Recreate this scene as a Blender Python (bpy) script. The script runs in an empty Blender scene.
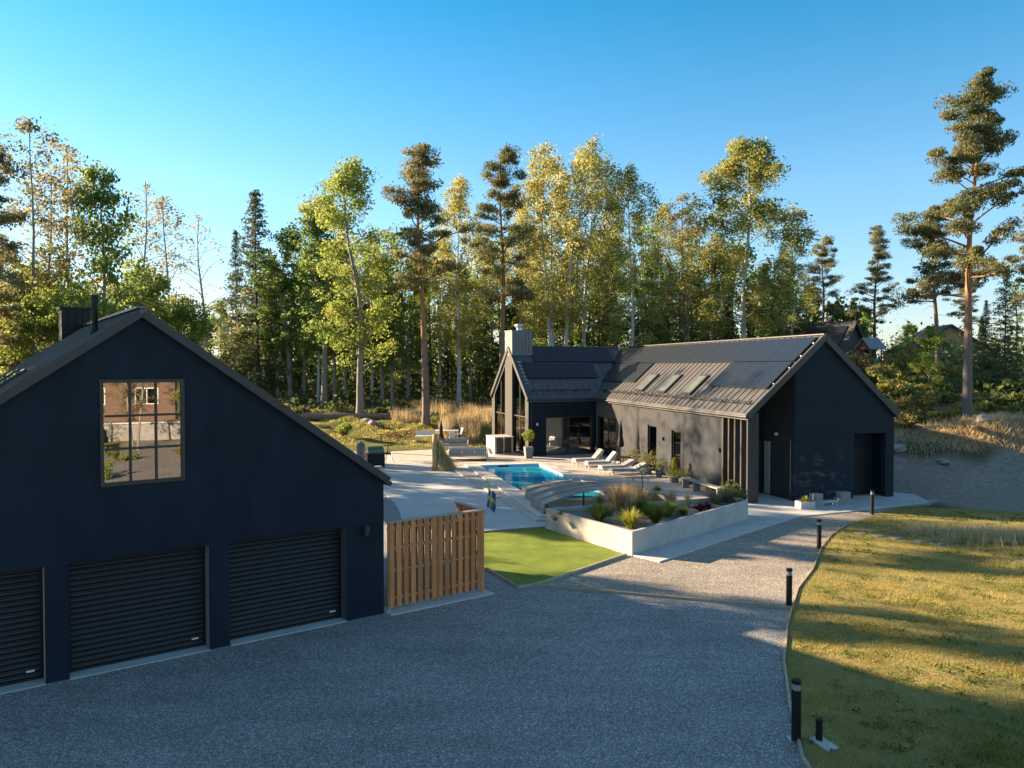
import bpy, bmesh, math, random
import numpy as np
from mathutils import Vector, Matrix
from mathutils.geometry import tessellate_polygon

R = math.radians
sc = bpy.context.scene
C = sc.collection
random.seed(7)

# ------------------------------------------------------------------ camera
CAM_H = 6.2
F_PX = 762.4
PITCH = 0.0228
cam_d = bpy.data.cameras.new('camera')
cam_d.sensor_width = 36.0
cam_d.lens = 36.0 * F_PX / 1024.0
cam_d.clip_start = 0.1
cam_d.clip_end = 4000
cam = bpy.data.objects.new('camera', cam_d)
C.objects.link(cam)
cam.location = (0, 0, CAM_H)
cam.rotation_euler = (R(90) - PITCH, 0, 0)
sc.camera = cam

# ------------------------------------------------------------------ sky, sun, exposure
SUN_EL = R(17.6)
SUN_AZ = R(-66.6)            # from +Y towards +X
world = bpy.data.worlds.new('World')
sc.world = world
world.use_nodes = True
wn, wl = world.node_tree.nodes, world.node_tree.links
bg = wn['Background']
sky = wn.new('ShaderNodeTexSky')
sky.sky_type = 'NISHITA'
sky.sun_disc = False
sky.sun_elevation = SUN_EL
sky.sun_rotation = SUN_AZ
sky.altitude = 60
sky.air_density = 1.0
sky.dust_density = 0.25
sky.ozone_density = 2.2
hsv = wn.new('ShaderNodeHueSaturation')
hsv.inputs['Hue'].default_value = 0.485
hsv.inputs['Saturation'].default_value = 1.0
wl.new(sky.outputs[0], hsv.inputs['Color'])
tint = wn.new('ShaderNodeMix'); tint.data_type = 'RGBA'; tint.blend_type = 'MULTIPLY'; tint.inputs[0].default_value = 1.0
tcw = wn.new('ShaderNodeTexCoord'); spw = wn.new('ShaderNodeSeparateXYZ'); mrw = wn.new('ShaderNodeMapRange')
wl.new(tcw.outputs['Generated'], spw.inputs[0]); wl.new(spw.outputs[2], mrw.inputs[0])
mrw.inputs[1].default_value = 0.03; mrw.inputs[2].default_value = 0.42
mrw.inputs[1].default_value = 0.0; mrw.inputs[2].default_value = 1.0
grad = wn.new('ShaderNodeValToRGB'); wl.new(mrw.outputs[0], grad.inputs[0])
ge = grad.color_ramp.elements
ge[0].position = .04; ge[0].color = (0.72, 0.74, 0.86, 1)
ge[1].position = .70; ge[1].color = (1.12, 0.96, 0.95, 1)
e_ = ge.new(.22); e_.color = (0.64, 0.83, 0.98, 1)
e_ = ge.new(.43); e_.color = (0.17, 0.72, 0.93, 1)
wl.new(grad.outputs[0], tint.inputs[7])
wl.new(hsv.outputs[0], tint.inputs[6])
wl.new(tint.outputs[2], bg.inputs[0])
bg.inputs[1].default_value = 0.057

sun_d = bpy.data.lights.new('sun', 'SUN')
sun_d.energy = 5.0
sun_d.angle = R(0.55)
sun_d.color = (1.0, 0.76, 0.50)
sun = bpy.data.objects.new('sun', sun_d)
C.objects.link(sun)
sdir = Vector((math.sin(SUN_AZ) * math.cos(SUN_EL), math.cos(SUN_AZ) * math.cos(SUN_EL), math.sin(SUN_EL)))
sun.rotation_euler = sdir.to_track_quat('Z', 'Y').to_euler()
sun.location = sdir * 200

sc.view_settings.view_transform = 'Standard'
sc.view_settings.look = 'None'
sc.view_settings.exposure = 2.22
sc.view_settings.gamma = 1.0
sc.view_settings.use_curve_mapping = False
sc.render.engine = 'CYCLES'
sc.cycles.max_bounces = 8
sc.cycles.diffuse_bounces = 5
sc.cycles.glossy_bounces = 4
sc.cycles.transmission_bounces = 6
sc.cycles.transparent_max_bounces = 12
sc.cycles.use_denoising = True
sc.cycles.caustics_reflective = False
sc.cycles.caustics_refractive = False
sc.cycles.sample_clamp_indirect = 6

# ------------------------------------------------------------------ frames of the buildings
class Frame:
    """plan frame: u along the front, v to the back"""
    def __init__(s, x, y, yaw):
        s.x, s.y, s.yaw = x, y, yaw
        s.rz = math.pi / 2 - yaw
        s.su, s.cu = math.sin(yaw), math.cos(yaw)
    def __call__(s, u, v, z=0.0):
        return Vector((s.x + u * s.su - v * s.cu, s.y + u * s.cu + v * s.su, z))
    def inv(s, X, Y):
        return ((X - s.x) * s.su + (Y - s.y) * s.cu, -(X - s.x) * s.cu + (Y - s.y) * s.su)
GF = Frame(-3.2121, 19.004, 0.9443)      # garage
GW, GE, GR = 11.0, 3.47, 7.37
HF = Frame(10.5475, 34.0883, 1.3241)     # long wing of the house
HW, HE, HR = 7.8, 4.08, 7.61
WF = Frame(5.7526, 53.1288, 1.214)       # cross wing
WC, WX = 4.97, 7.56

# ------------------------------------------------------------------ mesh helpers
class MB:
    def __init__(s):
        s.v, s.f, s.m = [], [], []
    def quadv(s, pts, m=0):
        b = len(s.v); s.v += [tuple(p) for p in pts]; s.f.append(tuple(range(b, b + len(pts)))); s.m.append(m)
    def box(s, c, d, rz=0.0, M=None, m=0):
        b = len(s.v)
        cr, sr = math.cos(rz), math.sin(rz)
        for iz in (-.5, .5):
            for iy in (-.5, .5):
                for ix in (-.5, .5):
                    x, y, z = ix * d[0], iy * d[1], iz * d[2]
                    p = Vector((c[0] + x * cr - y * sr, c[1] + x * sr + y * cr, c[2] + z))
                    if M: p = M @ p
                    s.v.append(tuple(p))
        for q in ((0, 2, 3, 1), (4, 5, 7, 6), (0, 1, 5, 4), (2, 6, 7, 3), (0, 4, 6, 2), (1, 3, 7, 5)):
            s.f.append(tuple(b + i for i in q)); s.m.append(m)
    def b2(s, x0, x1, y0, y1, z0, z1, m=0):
        s.box(((x0 + x1) / 2, (y0 + y1) / 2, (z0 + z1) / 2), (abs(x1 - x0), abs(y1 - y0), abs(z1 - z0)), m=m)
    def bar(s, p, q, w, h, up=(0, 0, 1), m=0):
        p, q = Vector(p), Vector(q); d = (q - p); L = d.length; d.normalize()
        u = Vector(up); x = d.cross(u)
        if x.length < 1e-4: x = d.cross(Vector((1, 0, 0)))
        x.normalize(); y = x.cross(d)
        b = len(s.v)
        for e in (p, q):
            for a, c in ((-1, -1), (1, -1), (1, 1), (-1, 1)):
                s.v.append(tuple(e + x * (a * w / 2) + y * (c * h / 2)))
        for q_ in ((3, 2, 1, 0), (4, 5, 6, 7), (0, 1, 5, 4), (1, 2, 6, 5), (2, 3, 7, 6), (3, 0, 4, 7)):
            s.f.append(tuple(b + i for i in q_)); s.m.append(m)
    def tube(s, pts, rad, n=8, cap=True, m=0):
        pts = [Vector(p) for p in pts]
        if not hasattr(rad, '__len__'): rad = [rad] * len(pts)
        b = len(s.v); px = None
        for i, p in enumerate(pts):
            a = pts[max(i - 1, 0)]; c = pts[min(i + 1, len(pts) - 1)]
            d = (c - a); d.normalize()
            if px is None:
                px = d.cross(Vector((0, 0, 1)))
                if px.length < 1e-3: px = d.cross(Vector((1, 0, 0)))
            px = px - d * px.dot(d); px.normalize(); py = d.cross(px)
            for k in range(n):
                t = 2 * math.pi * k / n
                s.v.append(tuple(p + (px * math.cos(t) + py * math.sin(t)) * rad[i]))
        for i in range(len(pts) - 1):
            for k in range(n):
                a = b + i * n + k; c = b + i * n + (k + 1) % n
                s.f.append((a, c, c + n, a + n)); s.m.append(m)
        if cap:
            s.f.append(tuple(b + k for k in range(n))[::-1]); s.m.append(m)
            e = b + (len(pts) - 1) * n
            s.f.append(tuple(e + k for k in range(n))); s.m.append(m)
    def lathe(s, c, prof, n=16, m=0):
        b = len(s.v)
        for r, z in prof:
            for k in range(n):
                t = 2 * math.pi * k / n
                s.v.append((c[0] + r * math.cos(t), c[1] + r * math.sin(t), c[2] + z))
        for i in range(len(prof) - 1):
            for k in range(n):
                a = b + i * n + k; d = b + i * n + (k + 1) % n
                s.f.append((a, d, d + n, a + n)); s.m.append(m)
        s.f.append(tuple(b + k for k in range(n))[::-1]); s.m.append(m)
        e = b + (len(prof) - 1) * n
        s.f.append(tuple(e + k for k in range(n))); s.m.append(m)
    def slab(s, outer, holes, t, fn, m=0):
        """polygon with holes in (a,b), extruded by t; fn(a,b,w)->xyz, w in 0..t"""
        loops = [list(outer)] + [list(h) for h in holes]
        flat = [p for l in loops for p in l]
        tris = tessellate_polygon([[Vector((a, b, 0)) for a, b in l] for l in loops])
        base = len(s.v); N = len(flat)
        for w in (0, t):
            for a, b in flat: s.v.append(tuple(fn(a, b, w)))
        for tr in tris:
            s.f.append(tuple(base + i for i in tr)); s.m.append(m)
            s.f.append(tuple(base + N + i for i in reversed(tr))); s.m.append(m)
        o = 0
        for l in loops:
            n = len(l)
            for i in range(n):
                a, b = o + i, o + (i + 1) % n
                s.f.append((base + a, base + b, base + N + b, base + N + a)); s.m.append(m)
            o += n
    def build(s, name, mat, parent=None, smooth=False, bevel=0.0, fix=True):
        me = bpy.data.meshes.new(name)
        me.from_pydata(s.v, [], s.f)
        mats = mat if isinstance(mat, (list, tuple)) else [mat]
        for mm in mats: me.materials.append(mm)
        if len(mats) > 1: me.polygons.foreach_set('material_index', s.m)
        if fix:
            bm = bmesh.new(); bm.from_mesh(me)
            bmesh.ops.recalc_face_normals(bm, faces=bm.faces)
            bm.to_mesh(me); bm.free()
        if smooth: me.polygons.foreach_set('use_smooth', [True] * len(me.polygons))
        me.update()
        o = bpy.data.objects.new(name, me); C.objects.link(o)
        if parent: o.parent = parent
        if bevel:
            bv = o.modifiers.new('bevel', 'BEVEL'); bv.width = bevel; bv.segments = 2; bv.limit_method = 'ANGLE'; bv.angle_limit = R(40)
        return o

def tag(o, label, cat, group=None, kind=None):
    o['label'] = label; o['category'] = cat
    if group: o['group'] = group
    if kind: o['kind'] = kind
    return o
def thing(name, label, cat, loc=(0, 0, 0), rz=0.0, group=None):
    o = bpy.data.objects.new(name, None); C.objects.link(o)
    o.empty_display_size = .3
    o.location = loc; o.rotation_euler = (0, 0, rz)
    return tag(o, label, cat, group)
def kids(o):
    return [c for c in KIDS.get(o.name, [])] if False else list(o.children)
def copy_tree(o, parent=None):
    c = o.copy(); C.objects.link(c)
    if parent: c.parent = parent
    for ch in list(o.children): copy_tree(ch, c)
    return c
def dup(o, loc, rz=0.0, label=None, group=None, scale=None):
    c = copy_tree(o); c.location = loc; c.rotation_euler = (0, 0, rz)
    if label: c['label'] = label
    if group: c['group'] = group
    if scale: c.scale = scale
    return c

# ------------------------------------------------------------------ materials
def newmat(name):
    m = bpy.data.materials.new(name); m.use_nodes = True
    nt = m.node_tree
    return m, nt, nt.nodes, nt.links, nt.nodes['Principled BSDF']
def N(nodes, t, **kw):
    n = nodes.new(t)
    for k, v in kw.items(): setattr(n, k, v)
    return n
def mixc(nodes, links, fac, a, b):
    n = nodes.new('ShaderNodeMix'); n.data_type = 'RGBA'
    for sock, val in ((n.inputs[0], fac), (n.inputs[6], a), (n.inputs[7], b)):
        if hasattr(val, 'is_output') or isinstance(val, bpy.types.NodeSocket): links.new(val, sock)
        elif isinstance(val, (int, float)): sock.default_value = val
        else: sock.default_value = (*val[:3], 1)
    return n.outputs[2]
def noise(nodes, links, scale, detail=4, rough=.6, coord='Object', stretch=None):
    tc = nodes.new('ShaderNodeTexCoord'); out = tc.outputs[coord]
    if stretch:
        mp = nodes.new('ShaderNodeMapping'); mp.inputs['Scale'].default_value = stretch
        links.new(out, mp.inputs[0]); out = mp.outputs[0]
    n = nodes.new('ShaderNodeTexNoise'); n.inputs['Scale'].default_value = scale
    n.inputs['Detail'].default_value = detail; n.inputs['Roughness'].default_value = rough
    links.new(out, n.inputs['Vector'])
    return n.outputs['Fac']
def ramp(nodes, links, val, lo, hi):
    n = nodes.new('ShaderNodeMapRange'); n.inputs[1].default_value = lo; n.inputs[2].default_value = hi
    links.new(val, n.inputs[0]); return n.outputs[0]
def bump(nodes, links, bsdf, h, strength=.3, dist=.02):
    b = nodes.new('ShaderNodeBump'); b.inputs['Strength'].default_value = strength; b.inputs['Distance'].default_value = dist
    links.new(h, b.inputs['Height']); links.new(b.outputs[0], bsdf.inputs['Normal'])

def mat_simple(name, col, rough=.6, metal=0.0, var=.12, scale=3.0, bumps=0.0, bscale=60, spec=.5, stretch=None):
    m, nt, nd, ln, b = newmat(name)
    f = noise(nd, ln, scale, 5, .6, stretch=stretch)
    f = ramp(nd, ln, f, .3, .7)
    c1 = tuple(max(0, c * (1 - var)) for c in col); c2 = tuple(min(1, c * (1 + var)) for c in col)
    ln.new(mixc(nd, ln, f, c1, c2), b.inputs['Base Color'])
    b.inputs['Roughness'].default_value = rough; b.inputs['Metallic'].default_value = metal
    b.inputs['Specular IOR Level'].default_value = spec
    if bumps:
        bump(nd, ln, b, noise(nd, ln, bscale, 4, .6), bumps, .01)
    return m

def mat_plaster():
    m, nt, nd, ln, b = newmat('black_plaster')
    big = ramp(nd, ln, noise(nd, ln, .7, 6, .62), .35, .7)
    st = ramp(nd, ln, noise(nd, ln, 1.6, 5, .65, stretch=(1.2, 1.2, .35)), .45, .75)
    c = mixc(nd, ln, big, (.0015, .0105, .0215), (.0050, .0165, .0310))
    sm = nd.new('ShaderNodeMath'); sm.operation = 'MULTIPLY'; sm.inputs[1].default_value = .35
    ln.new(st, sm.inputs[0])
    c = mixc(nd, ln, sm.outputs[0], c, (.018, .030, .044))
    ln.new(c, b.inputs['Base Color'])
    b.inputs['Roughness'].default_value = .6; b.inputs['Specular IOR Level'].default_value = .17; b.inputs['Specular Tint'].default_value = (1, .9, .8, 1)
    b.inputs['Sheen Weight'].default_value = 1.0; b.inputs['Sheen Roughness'].default_value = .36; b.inputs['Sheen Tint'].default_value = (1, .80, .60, 1)
    bump(nd, ln, b, noise(nd, ln, 90, 3, .7), .35, .006)
    return m
def mat_scuffed():
    """plaster of the gable, chalky scuffs low down"""
    m, nt, nd, ln, b = newmat('scuffed_plaster')
    big = ramp(nd, ln, noise(nd, ln, .7, 6, .62), .35, .7)
    c = mixc(nd, ln, big, (.0015, .0105, .0215), (.0050, .0165, .0310))
    st = ramp(nd, ln, noise(nd, ln, 1.5, 6, .62, stretch=(1, 1, 1.9)), .52, .70)
    tc = nd.new('ShaderNodeTexCoord'); sp = nd.new('ShaderNodeSeparateXYZ'); ln.new(tc.outputs['Object'], sp.inputs[0])
    lo = nd.new('ShaderNodeMapRange'); lo.inputs[1].default_value = 3.0; lo.inputs[2].default_value = 1.2; ln.new(sp.outputs[2], lo.inputs[0])
    xr = nd.new('ShaderNodeMapRange'); xr.inputs[1].default_value = 5.6; xr.inputs[2].default_value = 4.6; ln.new(sp.outputs[0], xr.inputs[0])
    mu = nd.new('ShaderNodeMath'); mu.operation = 'MULTIPLY'; ln.new(st, mu.inputs[0]); ln.new(lo.outputs[0], mu.inputs[1])
    mu2 = nd.new('ShaderNodeMath'); mu2.operation = 'MULTIPLY'; ln.new(mu.outputs[0], mu2.inputs[0]); ln.new(xr.outputs[0], mu2.inputs[1])
    ln.new(mixc(nd, ln, mu2.outputs[0], c, (.075, .085, .098)), b.inputs['Base Color'])
    b.inputs['Roughness'].default_value = .6; b.inputs['Specular IOR Level'].default_value = .17; b.inputs['Specular Tint'].default_value = (1, .9, .8, 1)
    b.inputs['Sheen Weight'].default_value = 1.0; b.inputs['Sheen Roughness'].default_value = .36; b.inputs['Sheen Tint'].default_value = (1, .80, .60, 1)
    bump(nd, ln, b, noise(nd, ln, 90, 3, .7), .35, .006)
    return m

def mat_gravel(name, cols, scale, patch=.25):
    m, nt, nd, ln, b = newmat(name)
    tc = nd.new('ShaderNodeTexCoord')
    v = nd.new('ShaderNodeTexVoronoi'); v.inputs['Scale'].default_value = scale; ln.new(tc.outputs['Object'], v.inputs['Vector'])
    sp = nd.new('ShaderNodeSeparateColor'); ln.new(v.outputs['Color'], sp.inputs[0])
    c = mixc(nd, ln, sp.outputs[0], cols[0], cols[1])
    hi = ramp(nd, ln, sp.outputs[1], .72, .95)
    c = mixc(nd, ln, hi, c, cols[2])
    n1 = ramp(nd, ln, noise(nd, ln, .35, 6, .65), .3, .7)
    n1b = ramp(nd, ln, noise(nd, ln, .9, 4, .6, stretch=(.35, 1.6, 1)), .35, .7)
    av = nd.new('ShaderNodeMath'); av.operation = 'MULTIPLY_ADD'; av.inputs[1].default_value = .45; ln.new(n1b, av.inputs[0])
    hv = nd.new('ShaderNodeMath'); hv.operation = 'MULTIPLY'; hv.inputs[1].default_value = .55; ln.new(n1, hv.inputs[0]); ln.new(hv.outputs[0], av.inputs[2])
    c2 = mixc(nd, ln, av.outputs[0], tuple(x * (1 - patch) for x in (1, 1, 1)), (1 + patch * .4,) * 3)
    mm = nd.new('ShaderNodeMix'); mm.data_type = 'RGBA'; mm.blend_type = 'MULTIPLY'; mm.inputs[0].default_value = 1
    ln.new(c, mm.inputs[6]); ln.new(c2, mm.inputs[7])
    ln.new(mm.outputs[2], b.inputs['Base Color'])
    b.inputs['Roughness'].default_value = .95; b.inputs['Specular IOR Level'].default_value = .15
    inv = nd.new('ShaderNodeMath'); inv.operation = 'SUBTRACT'; inv.inputs[0].default_value = 1; ln.new(v.outputs['Distance'], inv.inputs[1])
    ad = nd.new('ShaderNodeMath'); ad.operation = 'ADD'; ln.new(inv.outputs[0], ad.inputs[0])
    big = nd.new('ShaderNodeMath'); big.operation = 'MULTIPLY'; big.inputs[1].default_value = 2.0
    ln.new(noise(nd, ln, 2.2, 5, .6), big.inputs[0]); ln.new(big.outputs[0], ad.inputs[1])
    bump(nd, ln, b, ad.outputs[0], .6, .022)
    return m

def mat_concrete(name, col, var=.14, stain=.25, scale=1.2):
    m, nt, nd, ln, b = newmat(name)
    f = ramp(nd, ln, noise(nd, ln, scale, 7, .68), .3, .72)
    c = mixc(nd, ln, f, tuple(x * (1 - var) for x in col), tuple(x * (1 + var * .5) for x in col))
    s = ramp(nd, ln, noise(nd, ln, scale * .4, 4, .6), .52, .8)
    sm = nd.new('ShaderNodeMath'); sm.operation = 'MULTIPLY'; sm.inputs[1].default_value = stain; ln.new(s, sm.inputs[0])
    c = mixc(nd, ln, sm.outputs[0], c, tuple(x * .55 for x in col))
    ln.new(c, b.inputs['Base Color'])
    b.inputs['Roughness'].default_value = .85; b.inputs['Specular IOR Level'].default_value = .25
    bump(nd, ln, b, noise(nd, ln, 40, 5, .7), .25, .01)
    return m

def mat_tiles(name, col, size, rz=0.0):
    m, nt, nd, ln, b = newmat(name)
    tc = nd.new('ShaderNodeTexCoord'); mp = nd.new('ShaderNodeMapping'); mp.inputs['Rotation'].default_value = (0, 0, rz)
    ln.new(tc.outputs['Object'], mp.inputs[0])
    br = nd.new('ShaderNodeTexBrick'); ln.new(mp.outputs[0], br.inputs['Vector'])
    br.inputs['Scale'].default_value = 1.0; br.inputs['Brick Width'].default_value = size[0]; br.inputs['Row Height'].default_value = size[1]
    br.inputs['Mortar Size'].default_value = .006; br.offset = .5
    br.inputs['Color1'].default_value = (*[x * .9 for x in col], 1); br.inputs['Color2'].default_value = (*[min(1, x * 1.08) for x in col], 1)
    br.inputs['Mortar'].default_value = (*[x * .45 for x in col], 1)
    f = ramp(nd, ln, noise(nd, ln, 2.0, 6, .65), .3, .7)
    c = mixc(nd, ln, f, (.84, .84, .84), (1.04, 1.04, 1.04))
    mm = nd.new('ShaderNodeMix'); mm.data_type = 'RGBA'; mm.blend_type = 'MULTIPLY'; mm.inputs[0].default_value = 1
    ln.new(br.outputs['Color'], mm.inputs[6]); ln.new(c, mm.inputs[7])
    ln.new(mm.outputs[2], b.inputs['Base Color'])
    b.inputs['Roughness'].default_value = .75; b.inputs['Specular IOR Level'].default_value = .3
    bump(nd, ln, b, noise(nd, ln, 30, 4, .6), .15, .01)
    return m

def mat_wood(name, c1, c2, rough=.75, stretch=(8, 8, .6)):
    m, nt, nd, ln, b = newmat(name)
    f = ramp(nd, ln, noise(nd, ln, 3.0, 6, .65, stretch=stretch), .3, .7)
    rn = nd.new('ShaderNodeNewGeometry')
    c = mixc(nd, ln, f, c1, c2)
    k = nd.new('ShaderNodeMapRange'); k.inputs[3].default_value = .78; k.inputs[4].default_value = 1.15; ln.new(rn.outputs['Random Per Island'], k.inputs[0])
    mm = nd.new('ShaderNodeMix'); mm.data_type = 'RGBA'; mm.blend_type = 'MULTIPLY'; mm.inputs[0].default_value = 1
    ln.new(c, mm.inputs[6]); ln.new(k.outputs[0], mm.inputs[7])
    ln.new(mm.outputs[2], b.inputs['Base Color']); b.inputs['Roughness'].default_value = rough; b.inputs['Specular IOR Level'].default_value = .25
    bump(nd, ln, b, f, .2, .005)
    return m

def mat_leaf(name, cols, trans=.42, obj_var=.35, clump=.45):
    """cols: dark, mid, light; varies per leaf, per clump and per tree"""
    m, nt, nd, ln, b = newmat(name)
    nd.remove(b)
    g = nd.new('ShaderNodeNewGeometry'); oi = nd.new('ShaderNodeObjectInfo')
    n1 = ramp(nd, ln, noise(nd, ln, clump, 3, .55), .32, .68)
    a = nd.new('ShaderNodeMath'); a.operation = 'MULTIPLY_ADD'; a.inputs[1].default_value = .45; ln.new(g.outputs['Random Per Island'], a.inputs[0])
    h = nd.new('ShaderNodeMath'); h.operation = 'MULTIPLY'; h.inputs[1].default_value = .55; ln.new(n1, h.inputs[0]); ln.new(h.outputs[0], a.inputs[2])
    o2 = nd.new('ShaderNodeMath'); o2.operation = 'MULTIPLY_ADD'; o2.inputs[1].default_value = obj_var; o2.inputs[2].default_value = -obj_var / 2 + .08; ln.new(oi.outputs['Random'], o2.inputs[0])
    s = nd.new('ShaderNodeMath'); s.operation = 'ADD'; s.use_clamp = True; ln.new(a.outputs[0], s.inputs[0]); ln.new(o2.outputs[0], s.inputs[1])
    cr = nd.new('ShaderNodeValToRGB'); ln.new(s.outputs[0], cr.inputs[0])
    el = cr.color_ramp.elements
    el[0].position = .1; el[0].color = (*cols[0], 1); el[1].position = .95; el[1].color = (*cols[2], 1)
    e = el.new(.5); e.color = (*cols[1], 1)
    d = nd.new('ShaderNodeBsdfDiffuse'); t = nd.new('ShaderNodeBsdfTranslucent')
    ln.new(cr.outputs[0], d.inputs[0]); ln.new(cr.outputs[0], t.inputs[0])
    mx = nd.new('ShaderNodeMixShader'); mx.inputs[0].default_value = trans
    ln.new(d.outputs[0], mx.inputs[1]); ln.new(t.outputs[0], mx.inputs[2])
    ln.new(mx.outputs[0], nd['Material Output'].inputs[0])
    return m

def mat_glass(name, refl=.25, tint=(.75, .8, .8), rough=0.0, ior=1.9):
    m, nt, nd, ln, b = newmat(name); nd.remove(b)
    gl = nd.new('ShaderNodeBsdfGlossy'); gl.inputs['Roughness'].default_value = rough; gl.inputs[0].default_value = (.95, .97, 1, 1)
    tr = nd.new('ShaderNodeBsdfTransparent'); tr.inputs[0].default_value = (*tint, 1)
    fr = nd.new('ShaderNodeFresnel'); fr.inputs[0].default_value = ior
    mxv = nd.new('ShaderNodeMath'); mxv.operation = 'MAXIMUM'; mxv.inputs[1].default_value = refl; ln.new(fr.outputs[0], mxv.inputs[0])
    mx = nd.new('ShaderNodeMixShader'); ln.new(mxv.outputs[0], mx.inputs[0]); ln.new(tr.outputs[0], mx.inputs[1]); ln.new(gl.outputs[0], mx.inputs[2])
    ln.new(mx.outputs[0], nd['Material Output'].inputs[0])
    return m

def mat_bark(name, low, high, z0, z1, dark=(.03, .028, .025), patch=.5, stretch=(3, 3, 14)):
    """bark whose own colour changes up the stem (scots pine) or carries dark bands (birch)"""
    m, nt, nd, ln, b = newmat(name)
    tc = nd.new('ShaderNodeTexCoord'); sp = nd.new('ShaderNodeSeparateXYZ'); ln.new(tc.outputs['Object'], sp.inputs[0])
    mr = nd.new('ShaderNodeMapRange'); mr.inputs[1].default_value = z0; mr.inputs[2].default_value = z1; ln.new(sp.outputs[2], mr.inputs[0])
    c = mixc(nd, ln, mr.outputs[0], low, high)
    f = ramp(nd, ln, noise(nd, ln, 1.0, 5, .7, stretch=stretch), .5, .68)
    fm = nd.new('ShaderNodeMath'); fm.operation = 'MULTIPLY'; fm.inputs[1].default_value = patch; ln.new(f, fm.inputs[0])
    ln.new(mixc(nd, ln, fm.outputs[0], c, dark), b.inputs['Base Color'])
    b.inputs['Roughness'].default_value = .9; b.inputs['Specular IOR Level'].default_value = .15
    bump(nd, ln, b, noise(nd, ln, 8, 4, .7), .5, .02)
    return m

M = {}
M['plaster'] = mat_plaster()
M['scuffed'] = mat_scuffed()
M['roof_metal'] = mat_simple('dark_roof_metal', (.074, .070, .066), .40, .0, .1, 2.0, spec=.7)
M['trim_metal'] = mat_simple('trim_metal', (.022, .024, .027), .45, .0, .08, 2.0)
M['solar'] = mat_simple('solar_glass', (.006, .009, .015), .36, 0, .06, 1.0, spec=.6)
M['black_metal'] = mat_simple('black_metal', (.009, .0095, .011), .5, 0, .1, 4, spec=.25)
M['roller'] = mat_simple('roller_shutter_metal', (.008, .008, .009), .5, 0, .12, 1.4)
M['frame_dark'] = mat_simple('dark_frame', (.03, .029, .027), .45, 0, .1, 3)
M['yard'] = mat_gravel('grey_gravel', ((.14, .136, .132), (.32, .31, .30), (.56, .54, .51)), 50, .30)
M['path_gravel'] = mat_gravel('beige_gravel', ((.16, .14, .115), (.37, .325, .265), (.56, .50, .43)), 38, .3)
M['patio'] = mat_concrete('patio_concrete', (.47, .46, .44), .12, .2, .6)
M['concrete'] = mat_concrete('pale_concrete', (.46, .45, .43), .14, .3, 1.4)
M['block_concrete'] = mat_concrete('block_concrete', (.27, .27, .265), .18, .3, 3)
M['planter_wall'] = mat_concrete('planter_concrete', (.44, .415, .38), .22, .45, 1.8)
M['deck'] = mat_tiles('deck_stone', (.52, .45, .38), (.8, .4), -HF.rz)
M['coping'] = mat_tiles('coping_stone', (.62, .55, .47), (.6, 2.0), -HF.rz)
M['fence_wood'] = mat_wood('fence_wood', (.48, .165, .055), (.70, .29, .115))
M['grey_wood'] = mat_wood('weathered_wood', (.30, .26, .22), (.46, .41, .35), stretch=(6, 1, 6))
M['timber'] = mat_wood('edging_timber', (.26, .20, .14), (.42, .34, .25), stretch=(2, 2, 8))
M['cushion'] = mat_simple('grey_cushion', (.29, .285, .28), .95, 0, .06, 6, .2, 120)
M['white_frame'] = mat_simple('white_frame', (.60, .58, .56), .5, 0, .05, 5)
M['white_plastic'] = mat_simple('white_plastic', (.75, .74, .72), .45, 0, .05, 5)
M['dark_fabric'] = mat_simple('dark_fabric', (.025, .022, .02), .95, 0, .2, 5)
M['soil'] = mat_simple('planter_soil', (.16, .13, .10), .98, 0, .4, 9, .8, 40)
M['pot_grey'] = mat_simple('grey_pot', (.16, .18, .18), .8, 0, .1, 5)
M['glass'] = mat_glass('window_glass', .16, (.9, .92, .92))
M['glass_garage'] = mat_glass('coated_window_glass', .30, (.35, .38, .4))
M['glass_poly'] = mat_glass('smoky_cover_sheet', .10, (.72, .69, .65), .15, 1.45)
_nt = M['glass_poly'].node_tree; _o = _nt.nodes['Material Output']; _src = _o.inputs[0].links[0].from_socket
_d = _nt.nodes.new('ShaderNodeBsdfDiffuse'); _d.inputs[0].default_value = (.72, .67, .61, 1)
_t = _nt.nodes.new('ShaderNodeBsdfTranslucent'); _t.inputs[0].default_value = (.80, .74, .67, 1)
_m1 = _nt.nodes.new('ShaderNodeMixShader'); _m1.inputs[0].default_value = .5; _nt.links.new(_d.outputs[0], _m1.inputs[1]); _nt.links.new(_t.outputs[0], _m1.inputs[2])
_m2 = _nt.nodes.new('ShaderNodeMixShader'); _m2.inputs[0].default_value = .38; _nt.links.new(_src, _m2.inputs[1]); _nt.links.new(_m1.outputs[0], _m2.inputs[2])
_nt.links.new(_m2.outputs[0], _o.inputs[0])
M['interior_white'] = mat_simple('interior_white', (.62, .58, .52), .9, 0, .05, 2)
M['interior_wood'] = mat_wood('interior_floor_wood', (.32, .24, .17), (.42, .33, .24))
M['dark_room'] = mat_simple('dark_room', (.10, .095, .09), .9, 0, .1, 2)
M['rock'] = mat_concrete('rock_stone', (.30, .28, .26), .3, .4, 3)
M['log_bark'] = mat_bark('log_bark', (.22, .17, .12), (.26, .20, .15), 0, 1, patch=.4, stretch=(6, 2, 6))
M['straw'] = mat_leaf('dry_straw', ((.34, .25, .10), (.52, .39, .18), (.68, .54, .28)), .4, .1, 3)
M['grey_plank'] = mat_wood('grey_stained_plank', (.045, .040, .036), (.075, .068, .06))
M['skylight'] = mat_simple('frosted_roof_glass', (.11, .125, .12), .15, 0, .05, 2)
M['steel'] = mat_simple('galvanised_steel', (.45, .46, .47), .35, .8, .1, 5)

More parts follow.
